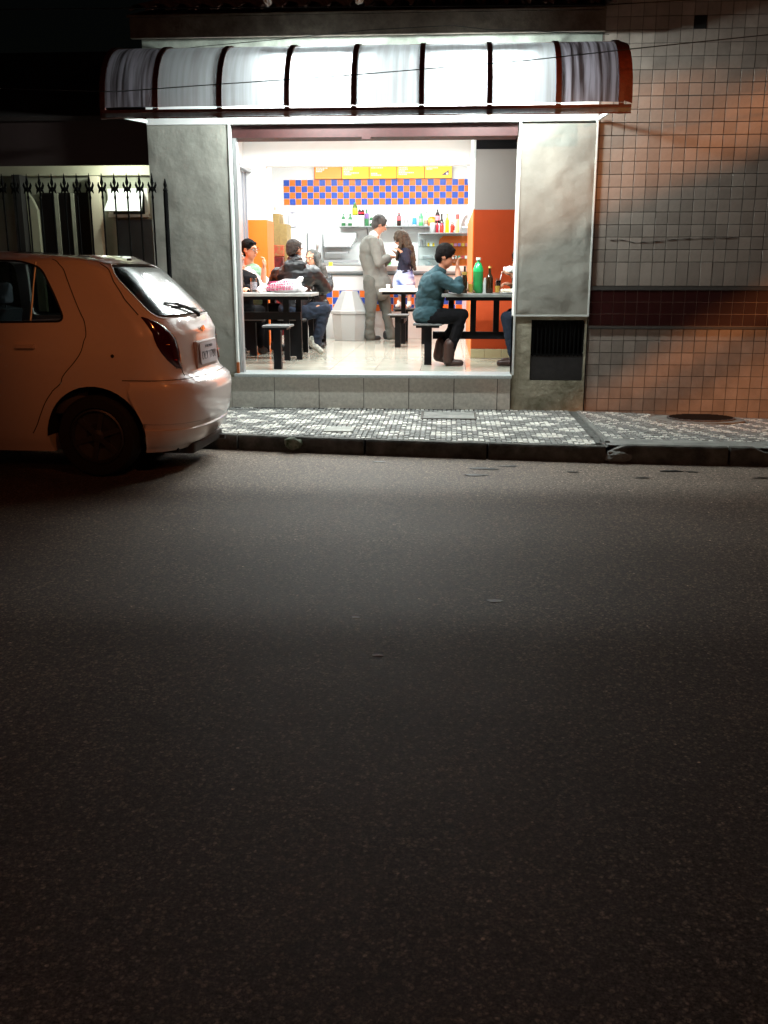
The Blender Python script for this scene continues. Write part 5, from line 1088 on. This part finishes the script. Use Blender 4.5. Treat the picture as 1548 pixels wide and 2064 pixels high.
# woman in black by the left jamb
p = person('woman in black with fair hair half hidden by the left door jamb', (-2.39, 10.95, FL))
hc = (-2.39, 10.80, 1.56); hf = (.70, .55, -.1)
tor = [('ell', (-2.39, 10.92, .97), (.15, .14, .11), None), ('cap', (-2.39, 10.9, 1.0), (-2.36, 10.85, 1.2), .13, .13), ('ell', (-2.36, 10.82, 1.27), (.18, .12, .12), None), ('cap', (-2.37, 10.81, 1.35), (-2.39, 10.80, 1.48), .048, .045)]
lg = leg((-2.31, 10.95, .93), (-2.21, 11.2, .95), (-2.21, 11.18, .55))+leg((-2.47, 10.97, .93), (-2.45, 11.25, .95), (-2.47, 11.2, .55))
ar = arm((-2.21, 10.80, 1.30), (-2.15, 10.66, 1.20), (-2.21, 10.48, 1.205))+arm((-2.51, 10.86, 1.30), (-2.57, 10.7, 1.2), (-2.45, 10.48, 1.205))
blob('body', tor+ar+lg+head_shapes(hc, hf, UP, .97)+hand_shapes((-2.21, 10.48, 1.205), (0, -1, 0), UP, .9, .6)+hand_shapes((-2.45, 10.48, 1.205), (.2, -.9, 0), UP, .9, .6), M['skin'], p, .010, 2)
blob('coat', grow(tor[:3], 1.16)+grow(ar, 1.42), M['black_cloth'], p, .012, 3, .010, 8); blob('trousers', grow(lg, 1.15), M['black_cloth'], p, .012, 2)
F = frame(hf); hcv = Vector(hc)
blob('hair', [('ell', hcv+F@Vector((0, -.022, .026)), (.082, .085, .086), F), ('cap', hcv+F@Vector((.06, -.02, 0)), (-2.29, 10.70, 1.25), .035, .022), ('cap', hcv+F@Vector((-.06, -.03, 0)), (-2.45, 10.80, 1.25), .035, .03), ('cap', hcv+F@Vector((0, -.07, 0)), (-2.41, 10.72, 1.24), .06, .045)], M['hair_brown'], p, .010, 3, .006, 20)
face_bits(hc, hf, UP, p, .97); shoe(p, (-2.21, 11.2, FL), (-2.19, 11.38, FL), M['black_plastic']); shoe(p, (-2.47, 11.22, FL), (-2.45, 11.4, FL), M['black_plastic'])

# person behind the right jamb
p = person('person in dark clothes mostly hidden behind the right door jamb, white napkin in hand', (.95, 10.05, FL))
hc = (.745, 10.10, 1.50); hf = (-.92, 0, -.35)
tor = [('ell', (.97, 10.02, .97), (.14, .165, .11), None), ('cap', (.97, 10.02, 1.0), (.93, 10.03, 1.2), .125, .135), ('ell', (.90, 10.05, 1.27), (.125, .18, .13), None), ('cap', (.86, 10.08, 1.35), (.80, 10.10, 1.43), .06, .055)]
lg = leg((.90, 9.93, .93), (.60, 9.90, .93), (.665, 9.88, .56))+leg((.90, 10.12, .93), (.66, 10.13, .95), (.72, 10.1, .56))
nS, nE, nW = (.84, 9.85, 1.32), (.72, 9.76, 1.21), (.655, 9.92, 1.34)
ar = arm(nS, nE, nW)+arm((.85, 10.25, 1.32), (.74, 10.28, 1.21), (.66, 10.16, 1.25))
blob('body', tor+ar+lg+head_shapes(hc, hf, UP)+hand_shapes(nW, (-.7, .2, .5), UP, 1, .9)+hand_shapes((.66, 10.16, 1.25), (-.8, -.3, .2), UP, 1, .9), M['skin2'], p, .010, 2)
blob('jacket', grow(tor[:3], 1.12)+grow(arm(nS, nE, (.675, 9.88, 1.30)), 1.45)+grow(arm((.85, 10.25, 1.32), (.74, 10.28, 1.21), (.68, 10.18, 1.24)), 1.4), M['black_cloth'], p, .012, 3, .008, 8)
blob('jeans', grow(lg, 1.14)+[('ell', (.96, 10.02, .965), (.15, .18, .10), None)], M['denim'], p, .012, 2, .006, 9)
short_hair(hc, hf, UP, 1.03, M['hair'], p, .02); face_bits(hc, hf, UP, p)
shoe(p, (.68, 9.88, FL), (.52, 9.87, FL), M['leather']); shoe(p, (.73, 10.1, FL), (.57, 10.1, FL), M['leather'])
tag(lump('napkin', (.605, 9.93, 1.40), .045, M['white_cloth'], 6, sq=(1.3, .8, .9)), 'white napkin held up by the person at the right jamb', 'napkin')
# ------------------------------------------------------------ parked hatchback, local x towards its rear
car = thing('parked_car', 'pale five door hatchback parked at the kerb, rear end towards the snack bar', 'car', (-1.63, 6.80, 0), rotz=R(-2.5))
paint = mat('pale_rose_paint', (.74, .64, .61), .28, spec=.5, coat=1.0)
def itp(x, xs, ys):
    if x <= xs[0]: return ys[0]
    for i in range(len(xs)-1):
        if x <= xs[i+1]: return ys[i]+(ys[i+1]-ys[i])*(x-xs[i])/(xs[i+1]-xs[i])
    return ys[-1]
zr = [.17,.22,.30,.36,.45,.58,.64,.665,.69,.72,.80,.94,.96,.98,1.04,1.07,1.25,1.36,1.40,1.45,1.48,1.50,1.515]
xr = [-.17,-.12,-.065,-.045,-.03,-.025,-.035,-.06,-.10,-.115,-.125,-.132,-.125,-.132,-.16,-.18,-.36,-.475,-.52,-.66,-.85,-1.1,-1.5]
zw = [.17,.25,.45,.60,.74,.84,.95,1.05,1.25,1.40,1.45,1.48,1.50,1.515]; ww = [.56,.59,.614,.630,.644,.645,.635,.615,.573,.528,.495,.45,.38,.28]
zf = [.17,.3,.5,.7,.80,.88,.95,1.0,1.2,1.4,1.45,1.48,1.515]; xf = [-3.62,-3.74,-3.76,-3.71,-3.6,-3.3,-2.95,-2.75,-2.42,-2.10,-1.98,-1.88,-1.75]
def sm3(f_, z, h=.02): return (f_(z-h)+2*f_(z)+f_(z+h))/4
XRf = lambda z: itp(z, zr, xr); Wf = lambda z: sm3(lambda q: itp(q, zw, ww), z, .03)
RRf = lambda z: itp(z, [.2,.6,.7,1.1,1.4,1.5], [.36,.36,.30,.27,.22,.15])
def XR(z): return (XRf(z-.012)+2*XRf(z)+XRf(z+.012))/4
def Sf(a, z, off=0, n=2.8):
    s = -1 if a >= 0 else 1
    def q(a_):
        a_ = abs(a_); w_, x_, r_ = Wf(z), XR(z), RRf(z)
        if a_ <= 1:
            t_ = a_*PI/2; return Vector((x_-r_*(1-max(0, math.cos(t_))**(2/n)), w_*math.sin(t_)**(2/n), z))
        return Vector((x_-r_-(a_-1), w_, z))
    p = q(a)
    if off:
        d = q(abs(a)+.02)-q(max(0, abs(a)-.02)); nrm = Vector((-d.y, d.x, 0))*-1; nrm = Vector((d.y, -d.x, 0)).normalized()
        if nrm.y < 0: nrm = -nrm
        # tilt with the rear slope
        sl = (XR(z+.02)-XR(z-.02))/.04; nrm = Vector((nrm.x, nrm.y, -sl*max(0, nrm.x))).normalized(); p = p+nrm*off
    return Vector((p.x, s*p.y, p.z))
def shell(inset=0, z0=.17, z1=1.514, mt=paint, dx=.05):
    zs = []; z = z0
    while z < z1-.001: zs.append(z); z += .02 if z < 1.38 else .0075
    zs.append(z1); b_ = MB(); rings = []
    for z in zs:
        w_, x_, r_, f_ = Wf(z)-inset, XR(z)-inset*1.3, RRf(z), itp(z, zf, xf)+inset*1.3; rf = .45
        ring = []
        A = [0, .08, .16, .25, .33, .41, .5, .58, .66, .75, .83, .91, 1]
        for a in A: t_ = a*PI/2; ring.append((x_-r_*(1-max(0, math.cos(t_))**(2/2.8)), w_*math.sin(t_)**(2/2.8)))
        m_ = 60
        for k in range(1, m_): ring.append((x_-r_+(f_+rf-(x_-r_))*k/m_, w_))
        for a in A[::-1]: t_ = a*PI/2; ring.append((f_+rf*(1-max(0, math.cos(t_))**(2/3)), w_*math.sin(t_)**(2/3)))
        full = [(x, -y) for x, y in ring]+[(x, y) for x, y in ring[1:-1][::-1]]
        rings.append([(x, y, z) for x, y in full])
    n_ = len(rings[0]); vs = [v for r_ in rings for v in r_]
    fs = [(i*n_+k, i*n_+(k+1) % n_, (i+1)*n_+(k+1) % n_, (i+1)*n_+k) for i in range(len(rings)-1) for k in range(n_)]
    fs += [tuple(range(n_))[::-1], tuple((len(rings)-1)*n_+k for k in range(n_))]
    b_.add(vs, fs); return b_.build('body', mt, None, local=True)
def cut(o, c):
    mo = o.modifiers.new('b', 'BOOLEAN'); mo.operation = 'DIFFERENCE'; mo.object = c; mo.solver = 'EXACT'
    dg = bpy.context.evaluated_depsgraph_get(); me = bpy.data.meshes.new_from_object(o.evaluated_get(dg)); o.modifiers.clear(); o.data = me; bpy.data.objects.remove(c)
body = shell()
cabin = shell(.045, .42, 1.475); cut(body, cabin)
AX = (-.73, -3.03)
c = MB()
for x in AX: c.lathe((x, -1, .285), [(.345, 0), (.345, .62)], 40, axis='y'); c.lathe((x, .38, .285), [(.345, 0), (.345, .62)], 40, axis='y')
cut(body, c.build('cutter', paint, None, local=True))
def rounded(poly, r=.05, n=5):
    out = []
    for i, p in enumerate(poly):
        p = Vector(p); a = Vector(poly[i-1]); b_ = Vector(poly[(i+1) % len(poly)]); da = (a-p); db = (b_-p); ra = min(r, da.length*.45); rb = min(r, db.length*.45)
        s_, e = p+da.normalized()*ra, p+db.normalized()*rb
        for k in range(n+1): t_ = k/n; out.append(tuple((1-t_)**2*s_+2*t_*(1-t_)*p+t_*t_*e))
    return out
winR = rounded([(-.885, 1.058), (-.955, 1.22), (-1.06, 1.405), (-1.22, 1.448), (-1.66, 1.458), (-1.70, 1.045)], .06)
winF = rounded([(-1.78, 1.045), (-1.75, 1.458), (-1.98, 1.44), (-2.25, 1.25), (-2.50, 1.04)], .04)
c = MB()
for wpoly in (winR, winF): c.prism(wpoly, -1, 1)
cut(body, c.build('cutter', paint, None, local=True))
rw = rounded([(-.545, 1.072), (.545, 1.072), (.50, 1.36), (.42, 1.425), (-.42, 1.425), (-.50, 1.36)], .07, 6)      # (y, z)
c = MB(); n_ = len(rw); c.add([(-.78, y, z) for y, z in rw]+[(.2, y, z) for y, z in rw], [tuple(range(n_)), tuple(range(n_, 2*n_))[::-1]]+[(i, i+n_, (i+1) % n_+n_, (i+1) % n_) for i in range(n_)])
ws = [(-.50, 1.02), (.50, 1.02), (.42, 1.39), (-.42, 1.39)]
c.add([(-3.2, y, z) for y, z in ws]+[(-1.8, y, z) for y, z in ws], [(0, 1, 2, 3), (7, 6, 5, 4), (0, 4, 5, 1), (1, 5, 6, 2), (2, 6, 7, 3), (3, 7, 4, 0)])
cut(body, c.build('cutter', paint, None, local=True))
body.parent = car; body.name = 'body'
body.data.materials.clear(); body.data.materials.append(paint)
body.data.polygons.foreach_set('use_smooth', [True]*len(body.data.polygons)); body.data.set_sharp_from_angle(angle=R(35))
def side_y(x, z): return Wf(z)
def side_pane(nm, poly, s, m, off=.004):
    # triangulated panel following the curve of the flank
    zs = sorted(set([z for x, z in poly])); z0, z1 = min(zs), max(zs); b_ = MB(); rows = []; K = 14
    for j in range(K+1):
        z = z0+.002+(z1-z0-.004)*j/K; xs_ = []
        for i in range(len(poly)):
            (x_a, z_a), (x_b, z_b) = poly[i], poly[(i+1) % len(poly)]
            if (z_a-z)*(z_b-z) < 0: xs_.append(x_a+(x_b-x_a)*(z-z_a)/(z_b-z_a))
        if len(xs_) < 2: continue
        xa, xb = min(xs_), max(xs_)
        rows.append([(xa+(xb-xa)*k/6, s*(Wf(z)-off), z) for k in range(7)])
    b_.grid(rows); return b_.build(nm, m, car, smooth=True, local=True)
for s in (-1, 1):
    side_pane('side_window', winR, s, M['car_glass'], .012); side_pane('side_window', winF, s, M['car_glass'], .012)
    b_ = MB(); b_.tube([(x, s*(Wf(z)+.001), z) for x, z in winR+winR[:1]], .007, 5, cap=False); b_.tube([(x, s*(Wf(z)+.001), z) for x, z in winF+winF[:1]], .007, 5, cap=False); b_.build('window_seal', M['black_plastic'], car, local=True)
MB().tube([(-1.125, -(Wf(1.06)-.004), 1.06), (-1.105, -(Wf(1.43)-.004), 1.44)], .007, 6).build('window_divider', M['alu'], car, local=True)
# rear glass follows the tailgate curvature
def rear_pt(y, z, off=0):
    w_, x_, r_ = Wf(z), XR(z), RRf(z); u = min(1, abs(y)/w_)
    x = x_-r_*(1-(1-u**2.8)**(1/2.8)); sl = (XR(z+.02)-XR(z-.02))/.04; nv = Vector((1, 0, -sl)).normalized()
    return Vector((x, y, z))+nv*off
rows = []
for j in range(17):
    z = 1.070+.357*j/16; ys_ = []
    for i in range(len(rw)):
        (ya, za), (yb, zb) = rw[i], rw[(i+1) % len(rw)]
        if (za-z)*(zb-z) < 0: ys_.append(ya+(yb-ya)*(z-za)/(zb-za))
    if len(ys_) < 2: continue
    a, c_ = min(ys_)-.008, max(ys_)+.008; rows.append([rear_pt(a+(c_-a)*k/20, z, .004) for k in range(21)])
MB().grid(rows).build('rear_window', M['rear_glass'], car, smooth=True, local=True)
MB().tube([rear_pt(y*1.012, z, .003) for y, z in rw+rw[:1]], .0055, 6, cap=False).build('window_seal', mat('highlit_seal', (.62, .60, .58), .3), car, smooth=True, local=True)  # bright glint along the glass edge is put into the seal's colour
# roof lip, brake light, seams
rows = [[rear_pt(y, z, .010+(.022 if j == 1 else 0)) for y in [-.44+.88*k/20 for k in range(21)]] for j, z in enumerate((1.475, 1.455, 1.432, 1.424))]
MB().grid(rows).build('roof_spoiler', paint, car, smooth=True, local=True)
MB().obox(rear_pt(-.12, 1.432, .03), (.03, .02, .014), Matrix.Identity(3)).build('washer_nozzle', M['black_plastic'], car, local=True)
seam = mat('panel_gap', (.010, .006, .005), .9)
def seam_tube(pts, r=.0035, nm='panel_gap'): MB().tube(pts, r, 5, cap=False).build(nm, seam, car, local=True)
def lerp_path(pts, n=8):
    out = []
    for (a, b_) in zip(pts, pts[1:]):
        for k in range(n): out.append((a[0]+(b_[0]-a[0])*k/n, a[1]+(b_[1]-a[1])*k/n))
    out.append(pts[-1]); return out
def smooth_path(pts):
    for _ in range(3):
        q = [pts[0]]
        for a, b_ in zip(pts, pts[1:]): q += [(a[0]*.75+b_[0]*.25, a[1]*.75+b_[1]*.25), (a[0]*.25+b_[0]*.75, a[1]*.25+b_[1]*.75)]
        pts = q+[pts[-1]]
    return pts
for s in (1, -1):
    P1 = smooth_path([(1.10, 1.46), (1.16, 1.42), (1.24, 1.24), (1.30, 1.08), (1.335, .95), (1.36, .85), (1.44, .76), (1.58, .64), (1.70, .50), (1.76, .30)])
    seam_tube([Sf(s*a, z, 0) for a, z in P1])
    P1 = lerp_path([(.60, 1.465), (.84, 1.30), (.835, 1.10), (.62, 1.055)])
    seam_tube([Sf(s*a, z, .001) for a, z in lerp_path([(.66, 1.43), (.80, 1.32), (.86, 1.20), (.85, 1.10)])])
    seam_tube([Sf(s*a, z, .001) for a, z in lerp_path([(.40, .745), (.405, .69)])])
    seam_tube([Sf(s*a, .672, -.001) for a in [1.12-.06*k for k in range(19)]])
seam_tube([Vector((-1.72, -Wf(z), z)) for z in [.3+.03*k for k in range(25)]])
# taillights wrapping the corner
tl = mat('smoked_red_lens', (.045, .002, .003), .12, spec=.7, coat=.5)
def taillight(s):
    rows = []
    tab = [(.738, .400, .420), (.755, .400, .51), (.80, .395, .60), (.85, .40, .68), (.90, .425, .74), (.94, .455, .775), (.98, .52, .80), (1.02, .59, .82), (1.05, .66, .835), (1.075, .76, .845), (1.085, .82, .845)]
    for z, a0, a1 in tab: rows.append([Sf(s*(a0+(a1-a0)*k/10), z, .004+.010*math.sin(PI*k/10)**.5) for k in range(11)])
    o_ = MB().grid(rows).build('taillight', tl, car, smooth=True, local=True)
    hot = mat('amber_reflector', (.9, .25, .03), .15); red_ = mat('red_reflector', (.7, .02, .02), .15)
    b_ = MB(); b_.lathe((0, 0, 0), [(.001, -.002), (.016, 0), (.001, .004)], 10); c0 = Sf(s*.60, .905, .017); b_.v = [tuple(c0+Vector(v)) for v in b_.v]; b_.build('reflector', hot, o_, local=True)
    b_ = MB(); b_.lathe((0, 0, 0), [(.001, -.002), (.014, 0), (.001, .004)], 10); c0 = Sf(s*.50, .80, .017); b_.v = [tuple(c0+Vector(v)) for v in b_.v]; b_.build('reflector', red_, o_, local=True)
taillight(1); taillight(-1)
# bumper skin standing slightly proud
rows = []
for z, off in ((.205, .004), (.22, .010), (.30, .014), (.333, .014), (.338, .004), (.372, .004), (.378, .014), (.45, .018), (.56, .020), (.60, .018), (.635, .012), (.655, .002), (.662, -.01)):
    rows.append([Sf(a, z, off) for a in [-1.08+.036*k for k in range(61)]])
bp_ = MB().grid(rows).build('rear_bumper', paint, car, smooth=True, local=True); 
for v in bp_.data.vertices:      # keep the skin clear of the wheel arch
    for x in AX[:1]:
        d = math.hypot(v.co.x-x, v.co.z-.285)
        if v.co.x < x+math.sqrt(max(.0, .352**2-(v.co.z-.285)**2)) and v.co.z < .637: v.co.x = x+math.sqrt(max(.0, .352**2-(v.co.z-.285)**2))
# emblem, lettering, plate
b_ = MB(); e = rear_pt(-.02, .985, .006)
for dy, dz, sy, sz in ((0, 0, .085, .020), (0, 0, .034, .038)): b_.obox(e+Vector((.002 if sy < .05 else 0, dy, dz)), (.010, sy, sz), Matrix.Rotation(0, 3, 'Y'))
b_.build('emblem', M['chrome'], car, local=True)
for txt, y0, z0, sz, mt in (('LIFE', -.47, .755, .042, M['black_plastic']),):
    me = text_mesh(txt, sz, .001); me.materials.clear(); me.materials.append(mt)
    o_ = bpy.data.objects.new('lettering', me); col.objects.link(o_); o_.parent = car; q = rear_pt(y0, z0, .004); q2 = rear_pt(y0+.03, z0, .004); ang = math.atan2((q2-q).y, (q2-q).x)
    o_.location = q; o_.rotation_euler = (R(90), 0, ang)
pc = Vector((-.098, 0.0, .815))
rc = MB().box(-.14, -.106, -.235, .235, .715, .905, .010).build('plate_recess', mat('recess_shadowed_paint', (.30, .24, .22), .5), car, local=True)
pl = MB().obox(pc, (.006, .40, .145), Matrix.Rotation(-.05, 3, 'Y')).build('licence_plate', M['plate_grey'], car, local=True)
for txt, dy, dz, sz in (('SP-SAO PAULO', 0, .048, .026), ('DLY', -.095, -.016, .082), ('1788', .085, -.016, .082)):
    me = text_mesh(txt, sz, .0008); me.materials.clear(); me.materials.append(mat('plate_print', (.03, .03, .035), .5)); o_ = bpy.data.objects.new('plate_lettering', me); col.objects.link(o_); o_.parent = pl; o_.location = pc+Vector((.0045, dy, dz)); o_.rotation_euler = (R(90), 0, R(90))
# wiper
b_ = MB(); q = [rear_pt(y, z, .022) for y, z in ((.02, 1.075), (-.03, 1.10), (-.10, 1.125))]; b_.tube([rear_pt(.03, 1.065, .01)]+q+[rear_pt(-.24, 1.150, .03)], [.014, .016, .012, .009, .006], 7)
b_.tube([rear_pt(y, 1.105+(.12-y)*.13, .012+.004*math.sin(y*20)) for y in [.10-.04*k for k in range(12)]], .007, 6); b_.build('wiper', M['black_plastic'], car, local=True)
# door handles
for s in (-1, 1):
    h_ = MB(); h_.obox((-1.06-.10, s*(Wf(.9)+.014), .895), (.13, .022, .026), Matrix.Rotation(s*.0, 3, 'Z')); h_.build('door_handle', paint, car, local=True)
    h_ = MB(); h_.obox((-2.0, s*(Wf(.9)+.014), .90), (.13, .022, .026), Matrix.Identity(3)); h_.build('door_handle', paint, car, local=True)
MB().lathe((-.56, -Wf(.84)-.001, .835), [(.012, -.003), (.012, .001)], 10, axis='y').build('chrome_button', M['chrome'], car, local=True)
# wheels
def wheel(x, s):
    y0 = s*.60; w0 = MB(); sg = -s
    w0.lathe((x, s*.445, .282), [(.18, 0), (.262, 0), (.282, .02*1), (.283, .08), (.282, .135), (.262, .165), (.20, .16), (.18, .12)] if s > 0 else [(.18, 0), (.262, 0), (.282, -.02), (.283, -.08), (.282, -.135), (.262, -.165), (.20, -.16), (.18, -.12)], 36, axis='y')
    W_ = w0.build('wheel', M['rubber'], car, smooth=True, local=True)
    r_ = MB(); yb = s*.445; d = lambda k: k*(1 if s > 0 else -1)
    r_.lathe((x, yb, .282), [(.188, d(.10)), (.190, d(.15)), (.178, d(.155)), (.165, d(.13)), (.05, d(.115)), (.045, d(.14)), (.02, d(.145))], 30, axis='y')
    for k in range(6):
        a = k*PI/3+.3; c0 = Vector((x+.105*math.cos(a), yb+d(.128), .282+.105*math.sin(a))); r_.obox(c0, (.13, .022, .034), Matrix.Rotation(-a, 3, 'Y'))
    r_.build('rim', M['rim'], W_, smooth=False, local=True)
for x in AX:
    wheel(x, -1); wheel(x, 1)
for x in AX:
    for s in (-1, 1):
        b_ = MB(); r0, n2 = .343, 20; b_.grid([[(x+r0*math.cos(PI*k/n2), s*yy, .285+r0*math.sin(PI*k/n2)) for k in range(n2+1)] for yy in (.40, .615)]); b_.build('wheel_arch_liner', M['black'], car, smooth=True, local=True)
# underbody, exhaust
MB().box(-3.4, -.22, -.42, .42, .155, .20).build('underbody', M['black'], car, local=True)
b_ = MB(); b_.box(-.42, -.14, -.30, .42, .12, .20, .02); b_.tube([(-.40, .35, .15), (-.10, .35, .14)], .022, 8); b_.build('exhaust', mat('sooty_steel', (.03, .025, .022), .6), car, local=True)
# cabin furniture
seatm = mat('charcoal_seat', (.05, .05, .06), .9)
def car_seat(x, y):
    b_ = MB(); b_.box(x-.50, x, y-.22, y+.22, .42, .62, .05); b_.obox((x+.06, y, .84), (.12, .44, .56), Matrix.Rotation(.22, 3, 'Y')); s_ = b_.build('car_seat', seatm, car, smooth=True, local=True)
    b_ = MB(); b_.box(x+.09, x+.17, y-.12, y+.12, 1.14, 1.30, .03); b_.tube([(x+.12, y-.05, 1.06), (x+.13, y-.05, 1.16)], .006, 5); b_.tube([(x+.12, y+.05, 1.06), (x+.13, y+.05, 1.16)], .006, 5); b_.build('headrest', mat('headrest_cloth', (.16, .16, .19), .9) , s_, smooth=True, local=True)
car_seat(-1.92, -.30); car_seat(-1.92, .30)
b_ = MB(); b_.box(-1.30, -.80, -.55, .55, .42, .60, .04); b_.obox((-.80, 0, .80), (.12, 1.08, .50), Matrix.Rotation(.25, 3, 'Y')); b_.build('rear_bench', seatm, car, smooth=True, local=True)
MB().box(-.72, -.30, -.54, .54, 1.02, 1.035).build('parcel_shelf', M['black_plastic'], car, local=True)
MB().obox((-2.35, 0, 1.10), (.02, .24, .06), Matrix.Identity(3)).build('mirror', M['black_plastic'], car, local=True)
rows = [[(itp(z, zf, xf)-.002, y, z) for y in (-.52+.1*z-.1, -.2, .2, .52)] for z in (1.02, 1.2, 1.39)]
MB().grid(rows).build('windscreen', M['car_glass'], car, smooth=True, local=True)
for s in (-1, 1):
    MB().box(-2.52, -2.40, s*.64-.09, s*.64+.09, 1.02, 1.14, .03).build('wing_mirror', paint, car, local=True)
    MB().box(-3.72, -3.50, s*.48-.12, s*.48+.10, .66, .80, .03).build('headlight', M['clear'], car, local=True)
